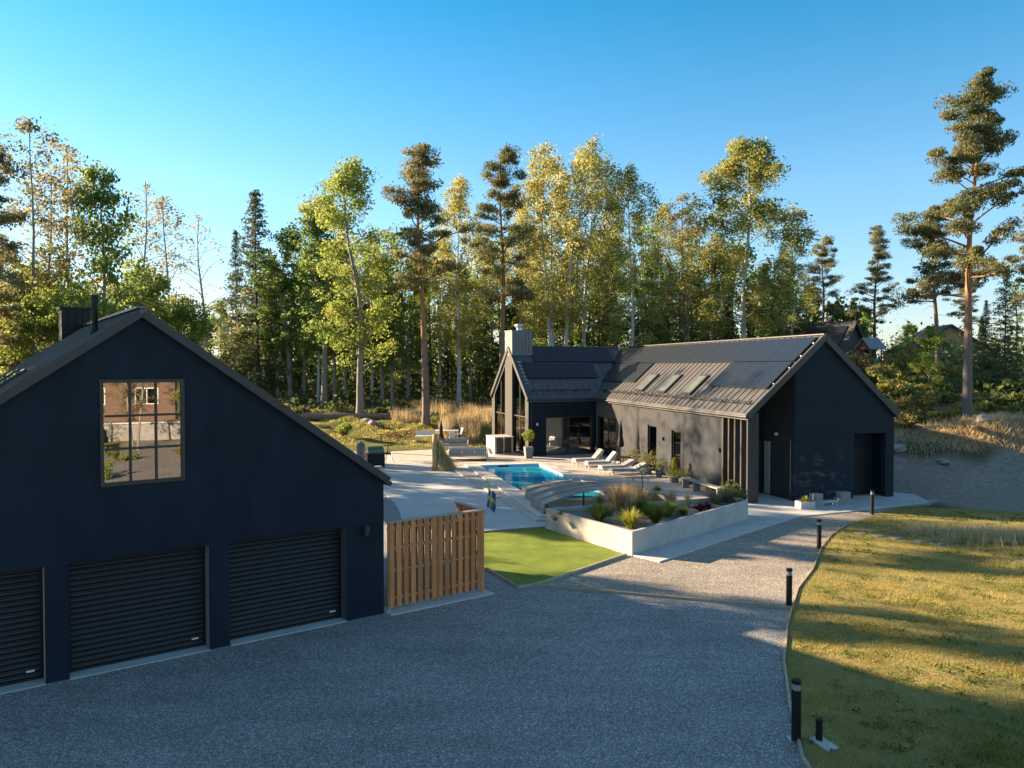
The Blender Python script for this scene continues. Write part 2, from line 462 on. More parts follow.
# leaves
M['leaf_birch'] = mat_leaf('birch_leaves', ((.125, .18, .06), (.245, .285, .085), (.46, .40, .125)), .52, .45)
M['leaf_sparse'] = mat_leaf('thin_autumn_leaves', ((.16, .15, .07), (.28, .24, .11), (.44, .35, .15)), .45, .4)
M['leaf_green'] = mat_leaf('broad_green_leaves', ((.10, .16, .05), (.18, .26, .075), (.33, .36, .10)), .52, .45)
M['leaf_yellow'] = mat_leaf('yellow_green_leaves', ((.12, .18, .045), (.22, .29, .07), (.38, .39, .10)), .52, .35)
M['leaf_pine'] = mat_leaf('pine_needles', ((.08, .105, .06), (.165, .18, .088), (.33, .275, .125)), .42, .4, .6)
M['leaf_spruce'] = mat_leaf('spruce_needles', ((.05, .075, .05), (.095, .12, .065), (.19, .19, .09)), .3, .35, .6)
M['leaf_bush'] = mat_leaf('bush_leaves', ((0.072, 0.088, 0.029), (0.176, 0.168, 0.056), (0.352, 0.288, 0.096)), .4, .5, 1.0)
M['leaf_dark'] = mat_leaf('dark_undergrowth_leaves', ((.055, .085, .035), (.11, .145, .055), (.22, .22, .08)), .45, .4, .7)
M['leaf_fern'] = mat_leaf('bright_green_blades', ((.05, .09, .02), (.11, .17, .035), (.22, .26, .06)), .4, .3, 2)
M['leaf_lime'] = mat_leaf('lime_leaves', ((.12, .16, .02), (.25, .27, .04), (.40, .38, .07)), .4, .2, 2)
M['blade_dry'] = mat_leaf('dry_grass_blades', ((.30, .23, .12), (.48, .375, .21), (.64, .53, .32)), .35, .2, .6)
M['blade_rust'] = mat_leaf('rusty_grass_blades', ((.24, .15, .07), (.42, .30, .15), (.60, .47, .27)), .4, .2, 1.5)
M['blade_purple'] = mat_leaf('purple_leaves', ((.03, .012, .02), (.06, .025, .035), (.12, .06, .07)), .3, .2, 3)
M['lawn_blade'] = mat_leaf('lawn_blades', ((.13, .155, .035), (.38, .31, .09), (.60, .46, .18)), .5, .1, .55)

M['bark_pine'] = mat_bark('pine_bark', (.17, .14, .12), (.36, .17, .075), 3.5, 11, patch=.35, stretch=(3, 3, 1.2))
M['bark_birch'] = mat_bark('birch_bark', (.44, .42, .38), (.55, .52, .47), 0, 8, (.05, .045, .04), .55, (1.2, 1.2, 5))
M['bark_grey'] = mat_bark('grey_bark', (.22, .20, .17), (.26, .24, .20), 0, 10, (.07, .06, .05), .6, (3, 3, 1))
M['bark_dark'] = mat_bark('dark_bark', (.085, .07, .06), (.11, .09, .075), 0, 10, (.03, .025, .02), .5, (3, 3, 1))

# ------------------------------------------------------------------ terrain
def sstep(t):
    t = np.clip(t, 0, 1); return t * t * (3 - 2 * t)
PROF_Y = [30, 37, 42, 47, 56, 65, 100, 200]
PROF_Z = [0, 0, .7, 2.3, 3.3, 4.3, 6.0, 7.5]
BACK_Y = [0, 56, 60, 65, 80, 110, 200]
BACK_Z = [0, 0, .35, 1.45, 2.5, 3.6, 5.5]
def wob(X, Y, k, s=0.0):
    return (np.sin(X * k + 1.3 + s) * np.cos(Y * k * 1.17 + .4 + s) + .5 * np.sin(X * k * 2.3 + Y * k * 1.9 + s) + .3 * np.cos(X * k * 4.1 - Y * k * 3.7 + 2 * s))
def terrain(X, Y):
    X = np.asarray(X, float); Y = np.asarray(Y, float)
    u = (X - HF.x) * HF.su + (Y - HF.y) * HF.cu
    hr = sstep((u - 9.0) / 5.0)
    zr = np.interp(Y + 1.2 * wob(X, Y, .22), PROF_Y, PROF_Z)
    zb = np.interp(Y + 1.0 * wob(X, Y, .15, 2.0), BACK_Y, BACK_Z)
    z = zb * (1 - hr) + np.maximum(zr, zb) * hr
    rough = sstep((z - .15) / .6)
    z = z + rough * (.16 * wob(X, Y, .55, 1.0) + .10 * wob(X, Y, 1.3, .5))
    # heap of cleared brush and earth at the foot of the right slope
    z = z + .9 * np.exp(-(((X - 30.0) / 3.4) ** 2 + ((Y - 45.5) / 1.7) ** 2)) * hr
    # ground behind the camera falls away gently
    z = z - .0 * Y
    return z
def tz(x, y): return float(terrain(x, y))

def axis(lo, hi, flo, fhi, fine, mid):
    a = np.concatenate([np.array([-1600, -900, -500, -300, -200.]), np.arange(lo, flo, mid), np.arange(flo, fhi, fine), np.arange(fhi, hi, mid), np.array([hi, 250, 350, 550, 900, 1600.])])
    return np.unique(np.round(a, 3))
gxs = axis(-130, 130, -16, 36, .5, 2.5)
gys = axis(-130, 200, 26, 70, .5, 2.5)
GX, GY = np.meshgrid(gxs, gys)
GZ = terrain(GX, GY)
HU = (GX - HF.x) * HF.su + (GY - HF.y) * HF.cu
HV = -(GX - HF.x) * HF.cu + (GY - HF.y) * HF.su
inh = (HU > -10.0) & (HU < -4.5) & (HV > 1.2) & (HV < 15.6)
nx, ny = len(gxs), len(gys)
faces = []
for j in range(ny - 1):
    for i in range(nx - 1):
        if inh[j, i] and inh[j, i + 1] and inh[j + 1, i] and inh[j + 1, i + 1]: continue
        a = j * nx + i
        faces.append((a, a + 1, a + nx + 1, a + nx))
me = bpy.data.meshes.new('ground')
me.from_pydata(np.stack([GX, GY, GZ], -1).reshape(-1, 3).tolist(), [], faces)
col = np.zeros((ny, nx, 4)); col[..., 3] = 1
wv = wob(GX, GY, .35, .7)
green = sstep((GY - 54) / 3) * sstep((67.5 + wv - GY) / 4) * sstep((2.5 - GX) / 3)
green = np.maximum(green, sstep((2 - GY) / 6))
dirt = sstep((HU - 7.8) / 1.5) * sstep((1.9 + .5 * wv - GZ) / .5) * sstep((GY - 20) / 5)
dry = sstep((HU - 9) / 2) * sstep((GZ - 1.0 + .4 * wv) / .8) * sstep((62 - GY) / 10)
col[..., 0] = green; col[..., 1] = dirt; col[..., 2] = dry
at = me.color_attributes.new('zone', 'FLOAT_COLOR', 'POINT')
at.data.foreach_set('color', col.reshape(-1))
me.polygons.foreach_set('use_smooth', [True] * len(me.polygons))
ground = bpy.data.objects.new('ground', me); C.objects.link(ground)
tag(ground, 'uneven forest floor of brown needles, moss and bare earth around the plot', 'ground', kind='structure')
m, nt, nd, ln, b = newmat('forest_floor')
n1 = ramp(nd, ln, noise(nd, ln, .45, 7, .7), .35, .65)
n2 = ramp(nd, ln, noise(nd, ln, 3.5, 6, .7), .35, .65)
c = mixc(nd, ln, n1, (.085, .062, .038), (.14, .105, .058))
c = mixc(nd, ln, n2, c, (.065, .070, .028))
at_n = nd.new('ShaderNodeVertexColor'); at_n.layer_name = 'zone'
sp = nd.new('ShaderNodeSeparateColor'); ln.new(at_n.outputs[0], sp.inputs[0])
gcol = mixc(nd, ln, n1, (.10, .115, .03), (.21, .185, .06))
dcol = mixc(nd, ln, n2, (.19, .162, .132), (.31, .265, .215))
ycol = mixc(nd, ln, n2, (.15, .10, .055), (.32, .235, .14))
c = mixc(nd, ln, sp.outputs[2], c, ycol)
c = mixc(nd, ln, sp.outputs[0], c, gcol)
c = mixc(nd, ln, sp.outputs[1], c, dcol)
ln.new(c, b.inputs['Base Color']); b.inputs['Roughness'].default_value = .97; b.inputs['Specular IOR Level'].default_value = .1
bump(nd, ln, b, noise(nd, ln, 4, 8, .7), .9, .12)
me.materials.append(m)

def smooth_poly(pts, it=2):
    for _ in range(it):
        q = []
        for i in range(len(pts)):
            a, c = pts[i], pts[(i + 1) % len(pts)]
            q += [(a[0] * .75 + c[0] * .25, a[1] * .75 + c[1] * .25), (a[0] * .25 + c[0] * .75, a[1] * .25 + c[1] * .75)]
        pts = q
    return pts
def sheet(name, poly, z0, z1, mat, label, cat, holes=(), bevel=0, kind='structure'):
    mb = MB(); mb.slab(poly, holes, z1 - z0, lambda a, c, w: (a, c, z0 + w))
    o = mb.build(name, mat, bevel=bevel)
    return tag(o, label, cat, kind=kind)
def xy(v): return (v.x, v.y)

LAWN_EDGE = [(4.35, -30), (4.35, 2), (4.4, 9), (4.62, 11.9), (5.05, 13.6), (5.75, 15.9), (6.62, 18.1), (7.25, 19.5), (8.0, 21.1), (9.2, 23.1), (10.6, 25.9), (11.8, 27.9), (13.2, 29.7), (14.9, 31.4), (16.4, 32.9), (17.4, 33.5)]
# beige gravel drive to the house
sheet('gravel_path', [(.69, 21.42), (7.2, 19.35), (8.0, 21.1), (9.2, 23.1), (10.6, 25.9), (11.8, 27.9), (13.2, 29.7), (14.9, 31.4), (16.4, 32.9), (18.6, 33.9), (20.0, 35.4), (17, 36), (3.4, 25.6)],
      -.2, .012, M['path_gravel'], 'beige gravel drive curving between the planter and the lawn to the house', 'gravel drive')
sheet('gravel_yard', [(-40, -40), (4.35, -30), (4.35, 2), (4.4, 9), (4.62, 11.9), (5.05, 13.6), (5.75, 15.9), (6.62, 18.1), (7.2, 19.35), (.69, 21.42), (.17, 21.1), (-1.0, 23.4), (-1.3, 26), (-5.0, 36.9), (-6.4, 37.6), (-9.5, 31), (-40, 14)],
      -.2, .008, M['yard'], 'wide dark grey gravel yard in front of the black garage', 'gravel yard')
sheet('lawn', LAWN_EDGE + [(19.4, 33.0), (24, 31.5), (31, 30.2), (60, 28), (60, -30)], -.2, .03,
      None or M['soil'], 'patchy sunlit lawn of straw and green grass right of the gravel yard', 'lawn')
lawn = bpy.data.objects['lawn']
m, nt, nd, ln, b = newmat('lawn_ground')
n1 = ramp(nd, ln, noise(nd, ln, .5, 6, .65), .35, .65); n2 = ramp(nd, ln, noise(nd, ln, 6, 6, .7), .35, .65)
c = mixc(nd, ln, n1, (.10, .12, .03), (.38, .28, .11)); n3 = ramp(nd, ln, noise(nd, ln, 2.4, 6, .75), .50, .62); c = mixc(nd, ln, n2, c, (.24, .20, .07)); c = mixc(nd, ln, n3, c, (.17, .165, .05))
ln.new(c, b.inputs['Base Color']); b.inputs['Roughness'].default_value = .97; b.inputs['Specular IOR Level'].default_value = .1
bump(nd, ln, b, noise(nd, ln, 12, 6, .7), .9, .06)
lawn.data.materials[0] = m
# thin light strip between yard and lawn
mb = MB()
for i in range(2, len(LAWN_EDGE) - 4):
    a, q = LAWN_EDGE[i], LAWN_EDGE[i + 1]
    mb.bar((a[0] - .03, a[1], .02), (q[0] - .03, q[1], .02), .05, .09)
tag(mb.build('lawn_kerb', M['timber']), 'thin timber edging strip along the curved side of the lawn', 'kerb', kind='structure')
mb = MB(); mb.bar((.60, 21.38, .03), (7.2, 19.30, .03), .06, .1)
tag(mb.build('drive_kerb', M['timber']), 'straight timber edging between grey yard and beige drive', 'kerb', kind='structure')

# patio slab
E_L0, E_L1 = HF(-10.6, 14.5), HF(-9.9, -1.3)
sheet('patio', [(-1.2, 25.4), (-4.45, 30.6), (-4.75, 32.2), (-5.25, 34.2), (-6.3, 37.3), (-8.2, 41.5), (-13, 45), (-15, 56), (-8, 58.6), (-3, 57.8), (-4.6, 54.5), (-4.4, 48.5), xy(E_L0), xy(E_L1), (1.5, 29.0), (-1.4, 28.15)],
      -.2, .03, M['patio'], 'broad smooth concrete patio between the garage and the pool deck', 'patio', bevel=.01)
# stone deck with pool opening
PU0, PU1, PV0, PV1 = -9.15, -5.45, 2.4, 14.8
deck_poly = [HF(-10.9, 13.7), HF(-10.25, -1.45), HF(-1.9, -1.75), HF(-1.3, -.6), HF(.12, 2.3), HF(.12, 23.0), HF(-4.4, 26.0), HF(-13.6, 24.5), HF(-14.0, 20.2), HF(-11.7, 17.4)]
sheet('pool_deck', [xy(p) for p in deck_poly], -.25, .12, M['deck'], 'pale stone deck around the pool and along the house', 'deck',
      holes=[[xy(HF(PU0, PV0)), xy(HF(PU1, PV0)), xy(HF(PU1, PV1)), xy(HF(PU0, PV1))]], bevel=.012)
cp = [(-10.0, -1.1), (-3.7, -1.1), (-3.7, 5.2), (-4.8, 5.2), (-4.8, 15.5), (-10.0, 15.5)]
sheet('pool_coping', [xy(HF(*p)) for p in cp], .123, .21, M['coping'], 'raised rim of pale stone slabs around the pool', 'coping',
      holes=[[xy(HF(PU0 + .004, PV0 + .004)), xy(HF(PU1 - .004, PV0 + .004)), xy(HF(PU1 - .004, PV1 - .004)), xy(HF(PU0 + .004, PV1 - .004))]], bevel=.015)
# pool: basin + water
m_pool = mat_simple('pool_liner', (.32, .58, .74), .5, 0, .05, 3)
pool = thing('swimming_pool', 'rectangular turquoise swimming pool let into the stone deck', 'pool', (HF.x, HF.y, 0), HF.rz)
mb = MB()
a0, a1, c0, c1 = PU0 + .01, PU1 - .01, PV0 + .01, PV1 - .01
mb.quadv([(a0, c0, -1.4), (a1, c0, -1.4), (a1, c1, -1.4), (a0, c1, -1.4)])
for p, q in (((a0, c0), (a1, c0)), ((a1, c0), (a1, c1)), ((a1, c1), (a0, c1)), ((a0, c1), (a0, c0))):
    mb.quadv([(*p, -1.4), (*q, -1.4), (*q, .19), (*p, .19)])
mb.build('basin', m_pool, pool, fix=False)
mw, nt, nd, ln, b = newmat('pool_water'); nd.remove(b)
fr = nd.new('ShaderNodeFresnel'); fr.inputs[0].default_value = 1.33
tr = nd.new('ShaderNodeBsdfTransparent'); tr.inputs[0].default_value = (.16, .66, .86, 1)
df = nd.new('ShaderNodeBsdfDiffuse'); df.inputs[0].default_value = (.04, .40, .55, 1)
mx0 = nd.new('ShaderNodeMixShader'); mx0.inputs[0].default_value = .5; ln.new(tr.outputs[0], mx0.inputs[1]); ln.new(df.outputs[0], mx0.inputs[2])
gl = nd.new('ShaderNodeBsdfGlossy'); gl.inputs['Roughness'].default_value = .03
mx1 = nd.new('ShaderNodeMixShader'); ln.new(mx0.outputs[0], mx1.inputs[1]); ln.new(gl.outputs[0], mx1.inputs[2])
bp = nd.new('ShaderNodeBump'); bp.inputs['Strength'].default_value = .12; bp.inputs['Distance'].default_value = .03
ln.new(noise(nd, ln, 2.2, 3, .5), bp.inputs['Height']); ln.new(bp.outputs[0], gl.inputs['Normal']); ln.new(bp.outputs[0], fr.inputs['Normal'])
half = nd.new('ShaderNodeMath'); half.operation = 'MULTIPLY'; half.inputs[1].default_value = .34; ln.new(fr.outputs[0], half.inputs[0])
ln.new(half.outputs[0], mx1.inputs[0])
ln.new(mx1.outputs[0], nd['Material Output'].inputs[0])
mb = MB(); mb.quadv([(a0 + .002, c0 + .002, .07), (a1 - .002, c0 + .002, .07), (a1 - .002, c1 - .002, .07), (a0 + .002, c1 - .002, .07)])
mb.build('water', mw, pool, fix=False)
mb = MB(); mb.b2(-8.0, -7.4, PV1 - .06, PV1 - .012, .085, .16)
mb.build('skimmer', M['frame_dark'], pool)

# artificial turf with timber edge
turf = [(-1.35, 28.1), (1.25, 29.0), (3.70, 24.85), (.71, 21.5), (.17, 21.15), (-1.0, 23.4), (-1.5, 25)]
sheet('turf', turf, -.2, .035, mat_simple('artificial_turf', (.155, .20, .035), .95, 0, .25, 1.2, .8, 130, spec=.1), 'smooth bright green turf lawn between fence and planter', 'turf')
mb = MB()
for p, q in (((-1.0, 23.45), (-.25, 22.0)), ((-.25, 22.0), (.17, 21.12)), ((.17, 21.12), (.73, 21.44)), ((.73, 21.44), (3.74, 24.85)), ((-1.35, 28.14), (1.25, 29.04))):
    mb.bar((*p, .02), (*q, .02), .06, .14)
tag(mb.build('turf_kerb', M['timber']), 'low timber edging around the green turf', 'kerb', kind='structure')

# concrete walk in front of planter and gable
sheet('walkway', [(3.95, 24.75), (4.66, 23.92), (7.9, 27.3), (11.8, 31.22), (14.2, 32.2), (19.0, 34.55), (19.4, 36.6), (18.6, 37.4), xy(HF(7.6, .9)), xy(HF(2.4, .9)), xy(HF(2.3, 2.5)), xy(HF(.3, 2.5)), xy(HF(-.4, .6)), xy(HF(-1.5, -1.4)), (9.5, 30.7)],
      -.2, .05, M['concrete'], 'flat concrete walkway along the planter and the house gable', 'walkway', bevel=.012)
sheet('garage_apron', [xy(GF(.05, -.02)), xy(GF(.05, -.30)), xy(GF(3.15, -.30)), xy(GF(3.15, .22)), xy(GF(.05, .34))], -.2, .045, M['concrete'], 'narrow concrete strip under the wooden fence', 'footing', bevel=.01)

# ------------------------------------------------------------------ garage
RZ_ = lambda a, c, w: (a, w, c)
def gable_roof(mb, W, E, Rz, u_mid, oh, v0, v1, t, lift):
    """chevron roof prism over u; ridge along v"""
    s = (Rz - E) / (W / 2); th = math.atan(s); dz = t / math.cos(th)
    ul, ur = u_mid - W / 2 - oh, u_mid + W / 2 + oh
    zt = lambda u: Rz - abs(u - u_mid) * s + lift
    poly = [(ul, zt(ul)), (u_mid, zt(u_mid)), (ur, zt(ur)), (ur, zt(ur) - dz), (u_mid, zt(u_mid) - dz), (ul, zt(ul) - dz)]
    n = len(poly)
    for v in (v0, v1):
        for i in range(0, 1): pass
    b = len(mb.v)
    for v in (v0, v1):
        mb.v += [(a, v, c) for a, c in poly]
    for q in ((0, 1, 4, 5), (1, 2, 3, 4)):
        mb.f.append(tuple(b + i for i in q)); mb.m.append(0)
        mb.f.append(tuple(b + n + i for i in reversed(q))); mb.m.append(0)
    for i in range(n):
        j = (i + 1) % n
        mb.f.append((b + i, b + j, b + n + j, b + n + i)); mb.m.append(0)
    return zt, ul, ur
def seams(mb, zt, ua, ub, vs, h=.035, w=.03):
    for v in vs:
        mb.bar((ua, v, zt(ua) + h / 2), (ub, v, zt(ub) + h / 2), w, h)

gar = thing('garage_building', 'black rendered garage with three roller doors and a gridded gable window', 'garage', (GF.x, GF.y, 0), GF.rz)
GD = 9.2
doors = [(-3.76, -1.01), (-6.86, -4.20), (-9.96, -7.27)]
win = (-6.28, -4.67, 3.77, 5.94)
mb = MB()
mb.slab([(-GW, 0), (0, 0), (0, GE - .12), (-GW / 2, GR - .12), (-GW, GE - .12)],
        [[(a, .006), (c, .006), (c, 2.3), (a, 2.3)] for a, c in doors] + [[(win[0], win[2]), (win[1], win[2]), (win[1], win[3]), (win[0], win[3])]],
        .36, lambda a, c, w: (a, w, c))
mb.build('facade', M['plaster'], gar)
mb = MB()
mb.b2(-.3, -.001, .362, GD, 0, GE - .12); mb.b2(-GW + .001, -GW + .3, .362, GD, 0, GE - .12)
mb.slab([(-GW + .302, 0), (-.302, 0), (-.302, GE - .12), (-GW / 2, GR - .35), (-GW + .302, GE - .12)], [], .3, lambda a, c, w: (a, GD - .31 + w, c))
mb.b2(-GW + .31, -.31, .37, GD - .32, -.05, .04)
mb.b2(-GW + .31, -.31, .37, GD - .32, 2.75, 2.95)
mb.build('side_wall', M['plaster'], gar)
mb = MB()
zt, ul, ur = gable_roof(mb, GW, GE, GR, -GW / 2, .07, -.12, GD + .1, .13, .02)
seams(mb, zt, ul + .02, -GW / 2 - .04, np.arange(.35, GD, .52)); seams(mb, zt, ur - .02, -GW / 2 + .04, np.arange(.35, GD, .52))
mb.bar((-GW / 2, -.14, zt(-GW / 2) + .03), (-GW / 2, GD + .11, zt(-GW / 2) + .03), .22, .05)
groof = mb.build('roof', M['roof_metal'], gar)
mb = MB()
for s_ in (-1, 1):
    e = -GW / 2 + s_ * (GW / 2 + .09)
    mb.bar((e, -.135, zt(e) - .07), (-GW / 2 + s_ * .03, -.135, zt(-GW / 2 + s_ * .03) - .07), .03, .17)
mb.build('verge_board', M['trim_metal'], groof)
mb = MB()
e = ur + .05
mb.tube([(e, -.12, zt(ur) - .16), (e, GD, zt(ur) - .16)], .065, 8)
mb.build('gutter', M['trim_metal'], groof)
for a, c in doors:
    mb = MB()
    n_sl = 20
    for i in range(n_sl):
        z0 = .05 + i * (2.3 - .05) / n_sl; z1 = z0 + (2.3 - .05) / n_sl
        b0 = len(mb.v)
        prof = [(0.0, z0), (-.004, z0 + .012), (-.022, z0 + .03), (-.030, (z0 + z1) / 2), (-.022, z1 - .03), (-.004, z1 - .012), (0.0, z1)]
        for x in (a + .02, c - .02):
            for y, z in prof: mb.v.append((x, .33 + y, z))
        for k in range(6):
            mb.f.append((b0 + k, b0 + 7 + k, b0 + 8 + k, b0 + k + 1)); mb.m.append(0)
    mb.b2(a + .02, c - .02, .29, .35, .03, .075)
    d = mb.build('roller_door', M['roller'], gar)
    mb = MB(); mb.b2(c - .30, c - .16, .287, .300, .20, .235); mb.build('maker_plate', M['white_plastic'], d)
    mb = MB(); mb.b2(a + .004, c - .004, -.06, .32, .0, .028); mb.build('threshold', M['concrete'], gar)
    mb = MB(); mb.b2(a + .005, a + .06, .30, .356, .03, 2.29); mb.b2(c - .06, c - .005, .30, .356, .03, 2.29); mb.b2(a + .062, c - .062, .25, .356, 2.2, 2.295)
    mb.build('guide_rail', M['black_metal'], d)
# gable window 3x3
mb = MB()
w0, w1, wz0, wz1 = win
mb.b2(w0 + .002, w0 + .07, -.03, .1, wz0 + .002, wz1 - .002); mb.b2(w1 - .07, w1 - .002, -.03, .1, wz0 + .002, wz1 - .002)
mb.b2(w0 + .072, w1 - .072, -.03, .1, wz0 + .002, wz0 + .07); mb.b2(w0 + .072, w1 - .072, -.03, .1, wz1 - .07, wz1 - .002)
for k in (1, 2):
    x = w0 + .07 + (w1 - w0 - .14) * k / 3; mb.b2(x - .022, x + .022, -.012, .08, wz0 + .072, wz1 - .072)
    z = wz0 + .07 + (wz1 - wz0 - .14) * k / 3
    for i in range(3):
        xa = w0 + .07 + (w1 - w0 - .14) * i / 3 + .024; xb = w0 + .07 + (w1 - w0 - .14) * (i + 1) / 3 - .024
        mb.b2(xa, xb, -.010, .078, z - .022, z + .022)
m_bronze = mat_simple('bronze_frame', (.036, .027, .018), .5, .1, .1, 3)
gw = mb.build('window', m_bronze, gar)
mb = MB(); mb.b2(w0 + .03, w1 - .03, .03, .05, wz0 + .03, wz1 - .03); mb.build('pane', M['glass_garage'], gw)
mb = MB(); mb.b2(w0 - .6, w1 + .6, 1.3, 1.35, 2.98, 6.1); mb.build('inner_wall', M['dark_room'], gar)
# lamp, chimney, flue, roof window, roof ladder
mb = MB(); mb.b2(-.57, -.45, -.15, -.001, 2.10, 2.30); mb.lathe((-.51, -.09, 2.04), [(.03, 0), (.045, .0), (.045, .06)], 10); mb.build('wall_lamp', M['trim_metal'], gar)
mb = MB(); mb.b2(-6.15, -5.42, 8.2, 8.95, 6.4, 7.86); mb.b2(-6.2, -5.37, 8.15, 9.0, 7.86, 7.93)
for i in range(1, 4): mb.b2(-6.15 + i * .18 - .01, -6.15 + i * .18 + .01, 8.18, 8.2, 6.9, 7.86)
mb.build('chimney', M['black_metal'], gar)
mb = MB(); mb.tube([(-6.16, 1.45, 6.7), (-6.16, 1.45, 7.66)], .06, 12); mb.tube([(-6.16, 1.45, 7.66), (-6.16, 1.45, 7.75)], .078, 12); mb.lathe((-6.16, 1.45, 6.86), [(.14, 0), (.09, .1), (.07, .18)], 12)
mb.build('flue_pipe', M['black_metal'], gar, smooth=False)
mb = MB()
for u_ in (-8.6, -7.9):
    pass
th = math.atan((GR - GE) / (GW / 2))
def gl_pt(u, v, h=0): return Vector((u - math.sin(th) * h, v, zt(u) + math.cos(th) * h))
def slope_box(mb, fn, ua, ub, va, vb, h0, h1):
    P = [fn(ua, va, h0), fn(ub, va, h0), fn(ub, vb, h0), fn(ua, vb, h0), fn(ua, va, h1), fn(ub, va, h1), fn(ub, vb, h1), fn(ua, vb, h1)]
    b = len(mb.v); mb.v += [tuple(p) for p in P]
    for q in ((0, 3, 2, 1), (4, 5, 6, 7), (0, 1, 5, 4), (1, 2, 6, 5), (2, 3, 7, 6), (3, 0, 4, 7)): mb.f.append(tuple(b + i for i in q)); mb.m.append(0)
for va in (2.2, 4.3):
    mb = MB(); slope_box(mb, gl_pt, -8.5, -7.35, va, va + .78, .0, .09); sk = mb.build('skylight', M['trim_metal'], gar)
    mb = MB(); slope_box(mb, gl_pt, -8.42, -7.43, va + .08, va + .70, .09, .10); mb.build('pane', M['glass_garage'], sk)
mb = MB()
for h in (.12, .22): mb.tube([gl_pt(-10.2, .2, h), gl_pt(-10.2, GD - .2, h)], .018, 6)
for v in np.arange(.4, GD, 1.04): mb.bar(gl_pt(-10.2, v, 0), gl_pt(-10.2, v, .27), .04, .02)
mb.build('snow_guard', M['black_metal'], gar)

# ------------------------------------------------------------------ house
house = thing('black_house', 'low black L-shaped house with solar roof, chimney and glazed end beside the pool', 'house', (HF.x, HF.y, 0), HF.rz)
HL = 27.0
sH = (HR - HE) / (HW / 2); thH = math.atan(sH)
mb = MB()
ztH, uL, uR = gable_roof(mb, HW, HE, HR, HW / 2, .06, -.1, HL, .2, .05)
seams(mb, ztH, uL + .02, HW / 2 - .05, np.arange(.3, HL, .53)); seams(mb, ztH, uR - .02, HW / 2 + .05, np.arange(.3, HL, .53))
mb.bar((HW / 2, -.12, ztH(HW / 2) + .03), (HW / 2, HL, ztH(HW / 2) + .03), .2, .05)
hroof = mb.build('roof', M['roof_metal'], house)
mb = MB()
for s_ in (-1, 1):
    e = HW / 2 + s_ * (HW / 2 + .08)
    mb.bar((e, -.12, ztH(e) - .11), (HW / 2 + s_ * .03, -.12, ztH(HW / 2 + s_ * .03) - .11), .05, .27)
mb.build('verge_board', M['trim_metal'], hroof)
mb = MB(); mb.tube([(uL - .05, -.1, ztH(uL) - .14), (uL - .05, 19.4, ztH(uL) - .14)], .06, 8); mb.build('gutter', M['trim_metal'], hroof)
def hr_pt(u, v, h=0): return Vector((u - math.sin(thH) * h, v, ztH(u) + math.cos(thH) * h))
ZW = lambda u: ztH(u) - .2 / math.cos(thH) - .01
# long left wall with openings
ops = [(9.78, 11.0, .12, 2.8), (6.75, 7.86, .12, 2.76), (15.9, 19.25, .14, 2.78)]
mb = MB()
mb.slab([(2.36, 0), (19.62, 0), (19.62, ZW(.3)), (2.36, ZW(.3))], [[(a, z0), (c, z0), (c, z1), (a, z1)] for a, c, z0, z1 in ops], .28, lambda a, c, w: (.12 + w, a, c))
mb.build('wall', M['plaster'], house)
# front gable wall (right of the porch) and rear/right walls
mb = MB()
u0 = 2.42
mb.slab([(u0, 0), (HW - .05, 0), (HW - .05, ZW(HW - .05)), (HW / 2, ZW(HW / 2)), (u0, ZW(u0))], [[(5.55, .06), (7.29, .06), (7.29, 3.08), (5.55, 3.08)]], .3, lambda a, c, w: (a, w, c))
mb.build('gable_wall', M['scuffed'], house)
mb = MB()
mb.b2(HW - .32, HW - .052, .302, HL - .3, 0, ZW(HW - .3))
mb.slab([(.1, 0), (HW - .05, 0), (HW - .05, ZW(HW - .05)), (HW / 2, ZW(HW / 2)), (.1, ZW(.1))], [], .28, lambda a, c, w: (a, HL - .29 + w, c))
# porch side wall and porch back wall with the entrance
mb.slab([(.302, 0), (4.2, 0), (4.2, ZW(u0)), (.302, ZW(u0))], [], .22, lambda a, c, w: (u0 + .002 + w, a, c))
mb.slab([(.41, 0), (u0 - .002, 0), (u0 - .002, ZW(u0) - .02), (.41, ZW(.41))], [[(.62, .07), (2.22, .07), (2.22, 2.55), (.62, 2.55)]], .2, lambda a, c, w: (a, 2.45 + w, c))
mb.build('inner_wall', M['plaster'], house)
mb = MB(); mb.b2(.42, HW - .34, 2.7, HL - .34, -.04, .10); mb.build('floor', M['interior_wood'], house)
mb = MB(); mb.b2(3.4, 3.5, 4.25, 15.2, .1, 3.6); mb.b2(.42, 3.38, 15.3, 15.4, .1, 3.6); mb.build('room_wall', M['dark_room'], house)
# entrance door
mb = MB(); mb.b2(.63, .71, 2.5, 2.6, .08, 2.54); mb.b2(1.52, 1.60, 2.5, 2.6, .08, 2.54); mb.b2(2.13, 2.21, 2.5, 2.6, .08, 2.54); mb.b2(.712, 1.518, 2.5, 2.6, 2.46, 2.54); mb.b2(1.602, 2.128, 2.5, 2.6, 2.46, 2.54); mb.b2(.712, 1.518, 2.5, 2.6, .08, .18); mb.b2(1.602, 2.128, 2.5, 2.6, .08, .18)
dr = mb.build('entrance_door', M['frame_dark'], house)
mb = MB(); mb.b2(.712, 2.128, 2.55, 2.57, .18, 2.46); mb.build('pane', M['glass_garage'], dr)
mb = MB(); mb.tube([(1.48, 2.46, .9), (1.48, 2.46, 1.5)], .018, 8); mb.build('handle', M['steel'], dr)
mb = MB(); mb.b2(u0 - .07, u0 - .003, 1.95, 2.36, .06, 2.6); mb.build('side_panel', mat_simple('pale_green_panel', (.34, .38, .34), .6, 0, .1, 3), house)
# porch fins
for v in (.0, .54, 1.08, 1.62, 2.16):
    mb = MB(); mb.b2(.03, .58, v + .02, v + .13, .05, ZW(.28) - .0)
    mb.build('porch_fin', M['grey_plank'], house, bevel=.006)
